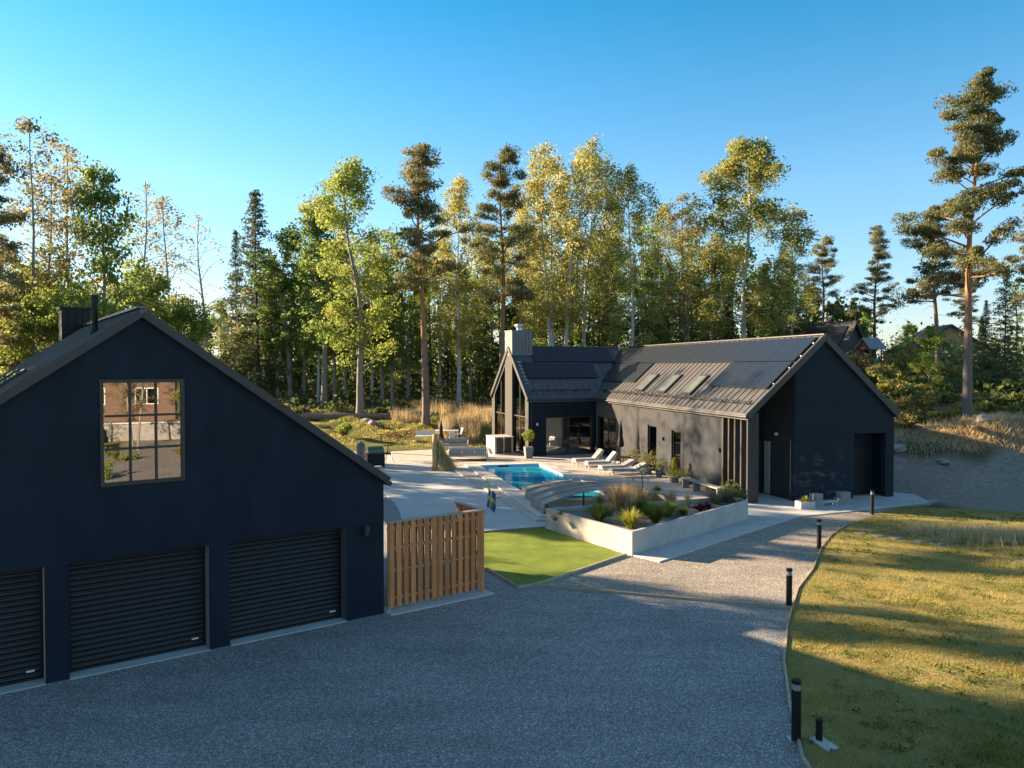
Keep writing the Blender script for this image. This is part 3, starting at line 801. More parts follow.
# dark door in the gable recess
mb = MB(); mb.b2(5.56, 7.28, .85, .9, .06, 3.1); mb.build('recess_wall', M['plaster'], house)
mb = MB(); mb.b2(5.75, 6.85, .80, .845, .06, 2.3); d = mb.build('door', M['black_metal'], house)
mb = MB(); mb.tube([(5.85, .76, 1.05), (5.97, .76, 1.05)], .014, 6); mb.build('handle', M['steel'], d)
# left wall windows
for i, (a, c, z0, z1) in enumerate(ops):
    mb = MB(); n_ = 1 if i < 2 else 2
    x0, x1 = .2, .28
    mb.b2(x0, x1, a + .003, a + .07, z0 + .003, z1 - .003); mb.b2(x0, x1, c - .07, c - .003, z0 + .003, z1 - .003)
    mb.b2(x0, x1, a + .072, c - .072, z1 - .07, z1 - .003); mb.b2(x0, x1, a + .072, c - .072, z0 + .003, z0 + .07)
    if i == 2: mb.b2(x0, x1, (a + c) / 2 - .04, (a + c) / 2 + .04, z0 + .072, z1 - .072)
    w = mb.build('window', M['frame_dark'], house)
    mb = MB(); mb.b2(.235, .25, a + .04, c - .04, z0 + .04, z1 - .04); mb.build('pane', M['glass'], w)
    if i == 1:
        mb = MB()
        for k in range(30): mb.b2(.42, .46, a + .08, a + .62, z1 - .1 - k * .085, z1 - .045 - k * .085)
        mb.build('blind', M['interior_white'], w)
    if i == 0:
        mb = MB()
        for k in range(7): mb.tube([(.46, a + .1 + k * .07, z0), (.46, a + .1 + k * .07, z1 - .05)], .04, 6)
        mb.build('curtain', M['interior_white'], w)
for v, z in ((8.85, 2.15), (2.62, 2.18), (.9, 2.2)):
    mb = MB()
    if v < 1: mb.b2(u0 - .10, u0 - .002, 1.33, 1.47, 2.95, 3.08)
    else: mb.b2(.03, .118, v - .05, v + .05, z - .09, z + .09)
    mb.build('wall_lamp', M['black_metal'] if v > 1 else M['white_plastic'], house)
# skylights
for va, vb in ((12.55, 13.95), (9.45, 10.75), (6.35, 7.55)):
    mb = MB(); slope_box(mb, hr_pt, .58, 1.72, va + .2, vb - .05, .0, .11); sk = mb.build('skylight', M['trim_metal'], house)
    mb = MB(); slope_box(mb, hr_pt, .66, 1.64, va + .29, vb - .14, .112, .122); mb.build('pane', M['skylight'], sk)
# snow rail
mb = MB()
for h in (.10, .20): mb.tube([hr_pt(.36, .3, h), hr_pt(.36, 19.0, h)], .017, 6)
for v in np.arange(.56, 19, 1.06): mb.bar(hr_pt(.36, v, 0), hr_pt(.36, v, .25), .05, .03); mb.bar(hr_pt(.40, v, .02), hr_pt(.56, v, .02), .05, .04)
mb.build('snow_guard', M['black_metal'], house)
# solar panels on the long roof
def panel(fn, ua, ub, va, vb, nm='solar_panel'):
    mb = MB(); slope_box(mb, fn, ua, ub, va + .008, vb - .008, .06, .105)
    p = mb.build(nm, M['solar'], house)
    return p
for k in range(23):
    v = .18 + k * 1.07
    if v + 1.07 < 24.6: panel(hr_pt, 2.50, 3.72, v, v + 1.07)
for k in range(5): panel(hr_pt, 1.12, 2.46, .18 + k * 1.07, .18 + (k + 1) * 1.07)
for k in range(6): panel(hr_pt, 1.12, 2.46, 15.2 + k * 1.07, 15.2 + (k + 1) * 1.07)
mb = MB()
for u_ in (1.4, 2.2, 2.8, 3.45): mb.bar(hr_pt(u_, .05, .035), hr_pt(u_, 5.6 if u_ < 2.5 else 24.5, .035), .05, .045)
mb.build('panel_rail', M['steel'], house)

# --- cross wing (children of the same house; built in WF coordinates, then moved into the house frame)
Minv = Matrix.Translation((HF.x, HF.y, 0)) @ Matrix.Rotation(HF.rz, 4, 'Z')
MW = Minv.inverted() @ Matrix.Translation((WF.x, WF.y, 0)) @ Matrix.Rotation(WF.rz, 4, 'Z')
def wbuild(mb, name, mat, parent=None, **k):
    mb.v = [tuple(MW @ Vector(p)) for p in mb.v]
    return mb.build(name, mat, parent or house, **k)
sW = (HR - HE) / (WX / 2); thW = math.atan(sW)
ztW = lambda v: HR - abs(v - WX / 2) * sW + .05
mb = MB()
t_ = .2 / math.cos(thW); oh = .06
poly = [(-oh, ztW(-oh)), (WX / 2, ztW(WX / 2)), (WX + oh, ztW(WX + oh)), (WX + oh, ztW(WX + oh) - t_), (WX / 2, ztW(WX / 2) - t_), (-oh, ztW(-oh) - t_)]
b0 = len(mb.v)
for u in (-WC - .06, 3.9): mb.v += [(u, a, c) for a, c in poly]
for q in ((0, 1, 4, 5), (1, 2, 3, 4)): mb.f.append(q); mb.f.append(tuple(6 + i for i in reversed(q))); mb.m += [0, 0]
for i in range(6): mb.f.append((i, (i + 1) % 6, 6 + (i + 1) % 6, 6 + i)); mb.m.append(0)
for u in np.arange(-WC + .2, 3.6, .53):
    mb.bar((u, -.03, ztW(-.03) + .017), (u, WX / 2 - .04, ztW(WX / 2 - .04) + .017), .03, .035)
mb.bar((-WC - .06, WX / 2, ztW(WX / 2) + .03), (3.9, WX / 2, ztW(WX / 2) + .03), .2, .05)
wroof = wbuild(mb, 'roof', M['roof_metal'])
mb = MB()
for s_ in (-1, 1):
    e = WX / 2 + s_ * (WX / 2 + .07)
    mb.bar((-WC - .085, e, ztW(e) - .11), (-WC - .085, WX / 2 + s_ * .03, ztW(WX / 2 + s_ * .03) - .11), .05, .26)
wbuild(mb, 'verge_board', M['trim_metal'], house)
mb = MB(); mb.tube([(-WC, -oh - .05, ztW(-oh) - .14), (-.05, -oh - .05, ztW(-oh) - .14)], .06, 8); wbuild(mb, 'gutter', M['trim_metal'], house)
def wr_pt(u, v, h=0): return Vector((u, v - math.sin(thW) * h, ztW(v) + math.cos(thW) * h))
ZWW = lambda v: ztW(v) - t_ - .01
mb = MB()
mb.slab([(-WC + .01, 0), (.10, 0), (.10, ZWW(.02)), (-WC + .01, ZWW(.02))], [[(-3.67, .13), (-.17, .13), (-.17, 2.76), (-3.67, 2.76)]], .28, lambda a, c, w: (a, w, c))
wbuild(mb, 'wall', M['plaster'])
mb = MB()
mb.slab([(-WC + .01, 0), (3.0, 0), (3.0, ZWW(WX)), (-WC + .01, ZWW(WX))], [[(-3.9, .9), (-1.2, .9), (-1.2, 2.6), (-3.9, 2.6)]], .28, lambda a, c, w: (a, WX - .29 + w, c))
wbuild(mb, 'wall', M['plaster'])
# glazed gable: frame with two big openings either side of the chimney breast
mb = MB()
def hole(va, vb):
    return [(va, .16), (vb, .16), (vb, ZWW(vb) - .32), (va, ZWW(va) - .32)]
mb.slab([(.282, 0), (WX - .292, 0), (WX - .292, ZWW(WX - .292)), (WX / 2, ZWW(WX / 2)), (.282, ZWW(.282))], [hole(.62, 3.02), hole(4.52, 6.95)], .26, lambda a, c, w: (-WC + .012 + w, a, c))
wbuild(mb, 'gable_wall', M['plaster'])
mb = MB(); mb.b2(-WC - .03, -WC + .009, 3.05, 4.50, .0, 7.0); mb.b2(-WC - .03, -3.45, 3.05, 4.50, 7.0, 8.72); mb.b2(-WC + .29, -3.6, 3.05, 4.50, .0, 6.9)
ch = wbuild(mb, 'chimney', M['plaster'])
mb = MB(); mb.b2(-WC - .07, -3.41, 3.01, 4.54, 8.722, 8.80)
for i in range(1, 6): mb.b2(-WC - .03 + i * .26 - .012, -WC - .03 + i * .26 + .012, 3.01, 3.042, 7.3, 8.72)
mb.b2(-WC - .05, -3.43, 3.0, 3.049, 7.0, 7.22)
mb.b2(-WC - .034, -3.446, 3.044, 4.506, 7.002, 8.718)
wbuild(mb, 'cladding', mat_simple('grey_chimney_metal', (.13, .135, .14), .5, 0, .1, 2), ch)
mb = MB(); mb.lathe((-4.15, 3.8, 8.80), [(.2, 0), (.2, .22), (.30, .24), (.32, .34), (.30, .44), (.18, .5)], 16); wbuild(mb, 'cowl', M['steel'], ch)
mb = MB()
for va, vb in ((.62, 3.02), (4.52, 6.95)):
    x0, x1 = -WC + .10, -WC + .18
    for v in ([va + .035, vb - .035, va + 1.2]): mb.b2(x0, x1, v - .03, v + .03, .18, ZWW(v) - .37)
    mb.b2(x0, x1, va + .04, vb - .04, .165, .225); mb.b2(x0 + .002, x1 - .002, va + .04, vb - .04, 2.72, 2.78)
gwn = wbuild(mb, 'gable_window', M['frame_dark'])
mb = MB()
for va, vb in ((.62, 3.02), (4.52, 6.95)):
    mb.slab([(va + .02, .18), (vb - .02, .18), (vb - .02, ZWW(vb - .02) - .34), (va + .02, ZWW(va + .02) - .34)], [], .015, lambda a, c, w: (-WC + .13 + w, a, c))
wbuild(mb, 'pane', M['glass'], gwn)
# sliding door in the front wall
mb = MB()
def fr_rect(mb, a, c, z0, z1, y0, y1, t):
    mb.b2(a, a + t, y0, y1, z0, z1); mb.b2(c - t, c, y0, y1, z0, z1); mb.b2(a + t + .001, c - t - .001, y0, y1, z1 - t, z1); mb.b2(a + t + .001, c - t - .001, y0, y1, z0, z0 + t)
fr_rect(mb, -3.665, -1.95, .135, 2.755, .12, .19, .075); fr_rect(mb, -1.945, -.175, .135, 2.755, .12, .19, .075)
sd = wbuild(mb, 'sliding_door', M['frame_dark'])
mb = MB(); mb.b2(-3.6, -2.0, .15, .165, .2, 2.69); mb.b2(-1.88, -.24, .15, .165, .2, 2.69); wbuild(mb, 'pane', M['glass'], sd)
mb = MB(); mb.tube([(-2.08, .09, .95), (-2.08, .09, 1.25)], .014, 6); wbuild(mb, 'handle', M['steel'], sd)
mb = MB(); mb.b2(-4.38, -4.28, -.09, -.002, 2.2, 2.38); wbuild(mb, 'wall_lamp', M['white_plastic'])
mb = MB(); mb.tube([(-4.75, -.06, 3.9), (-4.75, -.06, .14)], .045, 8); wbuild(mb, 'downpipe', M['trim_metal'])
mb = MB(); mb.b2(-WC + .32, 2.9, .3, WX - .32, -.04, .11); wbuild(mb, 'floor', M['interior_wood'])
mb = MB(); mb.b2(-WC + .32, 2.9, WX - .36, WX - .3, .12, .88); mb.b2(-WC + .32, -3.92, WX - .36, WX - .3, .88, 3.8); mb.b2(-1.18, 2.9, WX - .36, WX - .3, .88, 3.8); mb.b2(-3.92, -1.18, WX - .36, WX - .3, 2.62, 3.8)
wbuild(mb, 'room_wall', M['interior_white'])
# solar panels on the wing
for r, (va, vb) in enumerate(((1.32, 2.50), (2.54, 3.66))):
    n_p = 5 if r == 0 else 6
    for k in range(n_p):
        a = -4.45 + k * 1.07 + (.0 if r == 0 else .95)
        mb = MB(); P = [(a + .008, va), (a + 1.062, va), (a + 1.062, vb), (a + .008, vb)]
        pts = [wr_pt(u, v, .06) for u, v in P] + [wr_pt(u, v, .105) for u, v in P]
        mb.v = [tuple(p) for p in pts]
        for q in ((0, 3, 2, 1), (4, 5, 6, 7), (0, 1, 5, 4), (1, 2, 6, 5), (2, 3, 7, 6), (3, 0, 4, 7)): mb.f.append(q); mb.m.append(0)
        wbuild(mb, 'solar_panel', M['solar'])
mb = MB()
for h in (.10, .20): mb.tube([wr_pt(-WC + .2, .36, h), wr_pt(-.2, .36, h)], .017, 6)
for u in np.arange(-WC + .46, -.2, 1.06): mb.bar(wr_pt(u, .36, 0), wr_pt(u, .36, .25), .05, .03)
wbuild(mb, 'snow_guard', M['black_metal'])
mb = MB(); a_, b_ = wr_pt(-4.72, .9, .06), wr_pt(-4.72, 2.5, .06)
mb.bar(a_, b_, .03, .03)
for k in range(7):
    p = a_.lerp(b_, k / 6); mb.bar(p + Vector((-.14, 0, .02)), p + Vector((.14, 0, .02)), .03, .03)
wbuild(mb, 'roof_ladder', M['steel'])

# ------------------------------------------------------------------ foliage
def leaf_mesh(name, P, size, mat, aspect=.6, up=0.0, rng=None, dirs=None, jit=.35):
    """one small kite-shaped leaf at each point"""
    P = np.asarray(P, float); n = len(P)
    d = rng.normal(size=(n, 3)) if dirs is None else dirs + .35 * rng.normal(size=(n, 3))
    d[:, 2] += up
    d /= np.linalg.norm(d, axis=1, keepdims=True) + 1e-9
    r = rng.normal(size=(n, 3)); s = np.cross(d, r); s /= np.linalg.norm(s, axis=1, keepdims=True) + 1e-9
    L = size * (1 + jit * rng.normal(size=(n, 1))).clip(.4, 1.9)
    V = np.stack([P - d * L * .5, P + s * L * aspect * .5 - d * L * .05, P + d * L * .5, P - s * L * aspect * .5 - d * L * .05], 1).reshape(-1, 3)
    me = bpy.data.meshes.new(name)
    me.vertices.add(n * 4); me.vertices.foreach_set('co', V.astype(np.float32).reshape(-1))
    me.loops.add(n * 4); me.loops.foreach_set('vertex_index', np.arange(n * 4, dtype=np.int32))
    me.polygons.add(n); me.polygons.foreach_set('loop_start', np.arange(0, n * 4, 4, dtype=np.int32))
    me.update(calc_edges=True)
    me.materials.append(mat)
    return me
def trunk_mesh(name, mb, mat):
    me = bpy.data.meshes.new(name); me.from_pydata(mb.v, [], mb.f); me.materials.append(mat)
    me.polygons.foreach_set('use_smooth', [True] * len(me.polygons)); me.update(); return me

class Skel:
    def __init__(s, seed): s.rng = np.random.default_rng(seed); s.mb = MB(); s.leaf = []; s.dirs = []
    def stem(s, H, r0, base=(0, 0), lean=(0, 0), wig=.25, n=10, top=.03, z0=-.6):
        rng = s.rng; ph = rng.uniform(0, 6.28, 4)
        pts = []
        for i in range(n + 1):
            t = i / n
            x = base[0] + lean[0] * t * H + wig * (math.sin(t * 4 + ph[0]) - math.sin(ph[0])) * t + .4 * wig * math.sin(t * 11 + ph[1]) * t
            y = base[1] + lean[1] * t * H + wig * (math.sin(t * 4.3 + ph[2]) - math.sin(ph[2])) * t + .4 * wig * math.sin(t * 10 + ph[3]) * t
            pts.append(Vector((x, y, z0 * (1 - t) + t * H)))
        rad = [max(top, r0 * (1 - .93 * (i / n) ** .85)) * (1.25 if i == 0 else 1) for i in range(n + 1)]
        s.mb.tube(pts, rad, 8, cap=False)
        return pts, rad
    def at(s, pts, t):
        f = t * (len(pts) - 1); i = min(int(f), len(pts) - 2); return pts[i].lerp(pts[i + 1], f - i)
    def limb(s, p, az, el, L, r, droop=0.0, n=5, curl=0.0):
        pts = [p]; d = Vector((math.cos(az) * math.cos(el), math.sin(az) * math.cos(el), math.sin(el)))
        for i in range(n):
            d = d + Vector((s.rng.normal() * .12, s.rng.normal() * .12, -droop / n * (i + .5) * 1.3 + s.rng.normal() * .06 + curl / n)); d.normalize()
            pts.append(pts[-1] + d * (L / n))
        s.mb.tube(pts, [max(.008, r * (1 - .85 * i / n)) for i in range(n + 1)], 4, cap=False)
        return pts
    def blob(s, c, rad, n, flat=1.0):
        q = s.rng.normal(size=(n, 3)); q /= np.linalg.norm(q, axis=1, keepdims=True)
        q *= (s.rng.uniform(0, 1, (n, 1)) ** .45) * rad
        q[:, 2] *= flat
        s.leaf.append(q + np.array(c))
    def hang(s, p, L, n, spread):
        t = s.rng.uniform(0, 1, (n, 1))
        q = np.array(p) + np.concatenate([s.rng.normal(size=(n, 2)) * spread * (.5 + t), -t * L + .1 * s.rng.normal(size=(n, 1))], 1)
        s.leaf.append(q)

def gen_birch(seed, H=20, stems=1, dens=1.0, width=1.0, lo=.28, leaf='leaf_birch', bark='bark_birch', size=.155, droop=1.0):
    k = Skel(seed); rng = k.rng
    for st in range(stems):
        Hs = H * (1 if st == 0 else rng.uniform(.8, .97))
        a = rng.uniform(0, 6.28); ln = .0 if stems == 1 else .07
        pts, rad = k.stem(Hs, .17 + .006 * H * (.6 if stems > 1 else 1) * .5, (math.cos(a) * .35 * (stems > 1), math.sin(a) * .35 * (stems > 1)), (math.cos(a) * ln + rng.normal() * .012, math.sin(a) * ln + rng.normal() * .012), .35)
        nb = int(40 / (1 if stems == 1 else 1.35))
        for i in range(nb):
            t = lo + (1 - lo) * ((i + rng.uniform(0, 1)) / nb)
            rel = (t - lo) / (1 - lo)
            L = H * .185 * width * (math.sin(math.pi * min(1, (rel * .8 + .17))) ** .8) * rng.uniform(.7, 1.2)
            p = k.at(pts, min(t, .995))
            br = k.limb(p, i * 2.4 + rng.normal() * .4, R(rng.uniform(28, 58)), L, .045 * (1 - rel) + .010, .55 * droop)
            n_tw = int(8 * dens) + 2
            for j in range(n_tw):
                q = k.at(br, rng.uniform(.35, 1))
                k.hang(q + Vector(rng.normal(size=3) * .2), rng.uniform(.5, 1.7) * droop, int(31 * dens + 7), .26)
        k.hang(pts[-1], .8, 25, .15)
    tr = trunk_mesh('trunk', k.mb, M[bark])
    cr = leaf_mesh('crown', np.concatenate(k.leaf), size, M[leaf], .7, -.3, rng)
    return tr, cr, H
def gen_broad(seed, H=18, dens=1.0, width=1.0, lo=.22, leaf='leaf_green', bark='bark_grey', size=.20, clump=.8):
    k = Skel(seed); rng = k.rng
    pts, rad = k.stem(H * .96, .2 + .004 * H, wig=.5)
    nb = 34
    for i in range(nb):
        t = lo + (.98 - lo) * ((i + rng.uniform(0, 1)) / nb); rel = (t - lo) / (1 - lo)
        L = H * .215 * width * (math.sin(math.pi * min(1, rel * .78 + .2)) ** .75) * rng.uniform(.6, 1.25)
        br = k.limb(k.at(pts, t), i * 2.4 + rng.normal() * .5, R(rng.uniform(20, 55)), L, .07 * (1 - rel) + .014, .15, curl=.35)
        for j in range(4):
            q = k.at(br, rng.uniform(.4, 1)); k.blob(q + Vector(rng.normal(size=3) * .35), clump * rng.uniform(.5, 1.25), int(96 * dens), .8)
        k.blob(br[-1], clump * .75, int(60 * dens), .8)
    k.blob(pts[-1], .6, int(50 * dens))
    return trunk_mesh('trunk', k.mb, M[bark]), leaf_mesh('crown', np.concatenate(k.leaf), size, M[leaf], .75, 0, rng), H
def gen_pine(seed, H=22, lo=.5, dens=1.0, width=1.0, bark='bark_pine', size=.21):
    k = Skel(seed); rng = k.rng
    pts, rad = k.stem(H * .97, .24 + .005 * H, wig=.3, n=14, top=.05)
    for i in range(9):
        t = rng.uniform(.22, lo + .05); k.limb(k.at(pts, t), rng.uniform(0, 6.28), R(rng.uniform(-12, 14)), rng.uniform(.6, 1.7), .03, .3)
    nb = 44
    for i in range(nb):
        t = lo + (.99 - lo) * ((i + rng.uniform(0, 1)) / nb); rel = (t - lo) / (1 - lo)
        L = H * .175 * width * (1 - rel * .75) * (.55 + .45 * math.sin(min(1, rel * 2.8 + .25) * 1.57)) * rng.uniform(.55, 1.25)
        br = k.limb(k.at(pts, t), i * 2.4 + rng.normal() * .7, R(rng.uniform(-4, 38) + 26 * rel), L * rng.choice([.6, 1.0, 1.0, 1.3]), .075 * (1 - rel) + .018, .25, curl=.4)
        for j in range(5):
            q = k.at(br, .42 + .58 * (j + rng.uniform(0, 1)) / 5)
            k.blob(q + Vector((rng.normal() * .3, rng.normal() * .3, .1)), rng.uniform(.35, .85) * rng.uniform(.8, 1.25), int(105 * dens), rng.uniform(.45, .8))
    k.blob(pts[-1], .5, 60)
    return trunk_mesh('trunk', k.mb, M[bark]), leaf_mesh('crown', np.concatenate(k.leaf), size, M['leaf_pine'], .34, .5, rng), H
def gen_spruce(seed, H=19, lo=.1, dens=1.0, width=1.0, size=.24):
    k = Skel(seed); rng = k.rng
    pts, rad = k.stem(H, .19, wig=.08, n=10, top=.015)
    nb = 96
    for i in range(nb):
        t = lo + (1 - lo) * ((i + rng.uniform(0, 1)) / nb); rel = (t - lo) / (1 - lo)
        L = H * .20 * width * (1 - rel) ** .85 * rng.uniform(.7, 1.15) + .12
        br = k.limb(k.at(pts, min(.998, t)), i * 2.4 + rng.normal() * .3, R(-8 + 38 * rel), L, .03 * (1 - rel) + .008, .35, 4, curl=.5)
        m_ = int((45 + 150 * (1 - rel)) * dens)
        tt = rng.uniform(.12, 1, m_)
        A = np.array([k.at(br, x) for x in tt])
        A += np.stack([rng.normal(size=m_) * .16 * (1 + L * .12), rng.normal(size=m_) * .16 * (1 + L * .12), -np.abs(rng.normal(size=m_)) * .26 * (.4 + tt)], 1)
        k.leaf.append(A)
    return trunk_mesh('trunk', k.mb, M['bark_dark']), leaf_mesh('crown', np.concatenate(k.leaf), size, M['leaf_spruce'], .4, -.4, rng), H
def gen_bush(seed, h=2.0, w=2.4, n=1500, leaf='leaf_bush', size=.16, bark='bark_dark', clump=.5):
    k = Skel(seed); rng = k.rng
    for i in range(9):
        a = i * 2.4; br = k.limb(Vector((rng.normal() * .12, rng.normal() * .12, -.1)), a, R(rng.uniform(35, 82)), h * rng.uniform(.55, .95), .03, .3)
        for j in range(5):
            q = k.at(br, rng.uniform(.3, 1)); k.blob(Vector((q.x * w / h, q.y * w / h, q.z)), clump * rng.uniform(.5, 1.1) * h * .4, n // 45, .8)
    return trunk_mesh('stem', k.mb, M[bark]), leaf_mesh('foliage', np.concatenate(k.leaf), size, M[leaf], .65, .1, rng), h

TREES = {
    'birch_a': gen_birch(1, 20), 'birch_b': gen_birch(2, 20, width=1.25), 'birch_c': gen_birch(3, 20, stems=3, dens=.9, lo=.36),
    'birch_gold': gen_birch(4, 20, width=1.4, dens=1.8, lo=.24, size=.16, leaf='leaf_birch'),
    'thin_a': gen_birch(5, 20, dens=.55, width=1.1, leaf='leaf_sparse', bark='bark_grey', size=.16, stems=2, lo=.3, droop=.55),
    'thin_b': gen_birch(6, 20, dens=.42, width=.95, leaf='leaf_sparse', bark='bark_grey', size=.155, lo=.3, droop=.5),
    'bare': gen_birch(7, 20, dens=.12, width=.9, leaf='leaf_sparse', bark='bark_grey', size=.15, lo=.4, droop=.5),
    'broad_a': gen_broad(8, 18, dens=.7, clump=.9), 'broad_b': gen_broad(9, 18, width=.8, dens=.75, clump=.9), 'aspen': gen_broad(10, 18, width=.7, lo=.3, clump=.75, dens=.55),
    'lime_a': gen_broad(11, 18, leaf='leaf_yellow', width=.9, size=.15, dens=1.5, clump=.9), 'lime_b': gen_broad(12, 14, leaf='leaf_yellow', width=1.25, lo=.12, clump=.9),
    'pine_a': gen_pine(13, 22), 'pine_b': gen_pine(14, 22, lo=.42, width=1.15, dens=1.15), 'pine_c': gen_pine(15, 22, lo=.36, width=1.0, dens=1.1, bark='bark_dark'),
    'pine_big': gen_pine(16, 22, lo=.40, width=1.5, dens=2.2, size=.2),
    'spruce_a': gen_spruce(17), 'spruce_b': gen_spruce(18, width=1.25),
}
PROTO = {}
used_tree = {}
def tree(kind, x, y, h, label, group=None, rz=None, wid=1.0, name=None):
    tr, cr, H = TREES[kind]
    nm = name or {'b': 'birch_tree', 't': 'autumn_tree', 'p': 'pine_tree', 's': 'spruce_tree', 'l': 'broadleaf_tree', 'a': 'aspen_tree'}[kind[0]]
    if kind.startswith('bare'): nm = 'bare_tree'
    if kind.startswith('broad'): nm = 'broadleaf_tree'
    s = h / H
    o = thing(nm, label, nm.split('_')[0] + ' tree' if nm != 'autumn_tree' else 'tree', (x, y, tz(x, y)), random.uniform(0, 6.28) if rz is None else rz, group)
    o.scale = (s * wid, s * wid, s)
    a = bpy.data.objects.new('trunk', tr); C.objects.link(a); a.parent = o
    c = bpy.data.objects.new('crown', cr); C.objects.link(c); c.parent = o
    return o
def skyline(kind, px, ytop, Y, label, group=None, wid=1.0, rz=None, name=None):
    """a tree Y metres ahead whose top stands at picture height ytop"""
    X = (px - 512) / F_PX * Y
    z = CAM_H + (366.5 - ytop) / F_PX * Y
    return tree(kind, X, Y, z - tz(X, Y), label, group, rz, wid, name)
LG = 'thin autumn trees left of the garage chimney'
skyline('pine_c', -10, 138, 41, 'dark pine only just showing at the far left behind the garage', wid=.9)
skyline('thin_a', 26, 130, 44, 'tall twin-stemmed nearly leafless brown birch far left above the garage roof')
skyline('thin_b', 70, 148, 47, 'tall thin brown-leaved birch between the twin-stemmed birch and the broad green maple', wid=1.1)
skyline('broad_a', 114, 164, 46, 'broad green maple with big leaves above the garage flue pipe', wid=.8)
skyline('bare', 140, 182, 52, 'leafless spindly tree just right of the green maple')
skyline('thin_b', 166, 198, 55, 'slim pale yellow birch right of the leafless spindly tree', wid=1.1)
skyline('bare', 208, 216, 60, 'almost bare birch in the bright gap left of the dark spruce', wid=1.2)
skyline('spruce_a', 258, 191, 82, 'tall dark pointed spruce standing over the garage roof slope', wid=1.3)
skyline('spruce_a', 236, 230, 87, 'short dark spruce close to the left of the tall pointed one', wid=.75)
skyline('aspen', 291, 222, 81, 'dark green slender aspen right of the tall pointed spruce', wid=1.2)
skyline('aspen', 324, 203, 77, 'grey-green aspen left of the lush yellow-green linden', wid=1.25)
skyline('lime_a', 360, 158, 67.5, 'lush yellow-green linden with pale straight trunk at the forest edge', wid=1.05)
skyline('pine_a', 426, 142, 64, 'tall pine with bare orange trunk at the edge of the back lawn', wid=1.0)
skyline('birch_a', 459, 178, 78, 'golden birch between the orange-trunked pine and the dense brown-green pine')
skyline('pine_b', 502, 146, 68, 'dense bushy pine with dark trunk directly left of the house chimney', wid=.95)
skyline('birch_c', 556, 140, 76, 'tall cluster of white birch stems rising behind the solar roof', wid=1.05)
skyline('birch_b', 584, 150, 80, 'yellow-green birch just right of the white-stemmed cluster', wid=.9)
skyline('birch_b', 632, 166, 74, 'dark green birch with two white trunks over the middle of the long roof', wid=.95)
skyline('thin_a', 690, 192, 80, 'thin greyish birch left of the big golden weeping birch')
skyline('birch_gold', 744, 143, 76, 'big golden weeping birch, tallest of the trees behind the long roof', wid=1.25)
skyline('birch_a', 790, 234, 84, 'small golden birch on the right flank of the big weeping birch', wid=1.2)
skyline('pine_b', 822, 236, 86, 'golden-tipped round-headed pine left of the lone blue-green pine', wid=1.0)
skyline('pine_c', 874, 226, 88, 'lone blue-green pine against open sky right of the house ridge', wid=1.0)
tree('pine_big', 28.2, 47.2, CAM_H + (366.5 - 84) / F_PX * 47.2 - tz(28.2, 47.2), 'huge pine with orange trunk towering at the right edge of the photo', rz=1.2, wid=1.0)
skyline('pine_a', 938, 205, 66, 'slimmer pine standing behind the huge pine, its crown reaching left of that trunk', wid=1.2)
skyline('spruce_b', 1004, 268, 62, 'dark spruce filling the space right of the huge pine trunk', wid=1.1)
skyline('pine_b', 1040, 190, 70, 'dark pine cut by the right edge behind the huge pine', wid=1.1)
skyline('spruce_b', 1050, 300, 55, 'wide dark spruce low at the right edge of the photo', wid=1.3)
# thinner stand between
MID = [  # kind, px, ytop, Y
    ('lime_b', 100, 285, 40), ('lime_b', 58, 290, 43), ('lime_b', 14, 262, 44), ('lime_b', 135, 262, 50), ('lime_b', 172, 300, 52)]
LB = ['bright yellow leafy tree around the garage flue pipe', 'yellow-brown leafy tree behind the garage chimney', 'ochre leafy tree at the far left over the garage roof', 'yellow leafy tree directly above the garage ridge', 'low yellow leafy tree over the right garage roof slope']
for (k, px, yt, Y), l in zip(MID, LB): skyline(k, px, yt, Y, l)
YOUNG = [('aspen', 278, 268, 74), ('aspen', 304, 262, 73), ('birch_a', 318, 240, 72), ('aspen', 335, 258, 72), ('birch_a', 345, 235, 74), ('aspen', 383, 250, 70), ('broad_b', 392, 275, 76), ('lime_a', 408, 258, 80), ('birch_b', 440, 240, 84), ('broad_b', 470, 262, 82), ('spruce_a', 486, 250, 88), ('spruce_b', 402, 300, 84), ('lime_a', 226, 300, 76), ('birch_a', 250, 286, 78), ('broad_b', 196, 318, 78), ('birch_a', 372, 262, 72), ('aspen', 268, 250, 80)]
for k, px, yt, Y in YOUNG: skyline(k, px, yt, Y + (8 if px < 385 else 0), 'young slender tree in the thin stand between garage roof and dense dark-trunked pine', 'young trees in the stand left of the house')
BEHIND = [('birch_a', 523, 205, 88), ('broad_b', 540, 262, 82), ('pine_c', 526, 250, 92), ('spruce_a', 570, 255, 86), ('broad_b', 604, 235, 84), ('birch_a', 612, 200, 92), ('broad_b', 655, 250, 84), ('spruce_b', 668, 262, 92), ('birch_a', 664, 205, 96), ('broad_a', 700, 268, 82), ('birch_b', 712, 232, 92), ('spruce_a', 724, 285, 84), ('broad_b', 770, 262, 86), ('broad_b', 800, 288, 90), ('lime_a', 778, 275, 96)]
for k, px, yt, Y in BEHIND: skyline(k, px, yt, Y, 'mixed green tree of middle height in the belt behind the house roof', 'middle-height trees behind the house')
RIGHT = [('broad_b', 905, 322, 76), ('lime_b', 928, 330, 60), ('pine_a', 964, 262, 80), ('spruce_a', 985, 300, 80), ('lime_b', 893, 345, 70)]
for (k, px, yt, Y), l in zip(RIGHT, ['green tree behind the play tower roof', 'round ochre willow on the slope right of the house gable', 'thin pine behind the huge pine trunk on the slope', 'small dark spruce behind the huge pine trunk', 'olive leafy tree just right of the play tower']): skyline(k, px, yt, Y, l, wid=1.15 if k == 'lime_b' else 1)
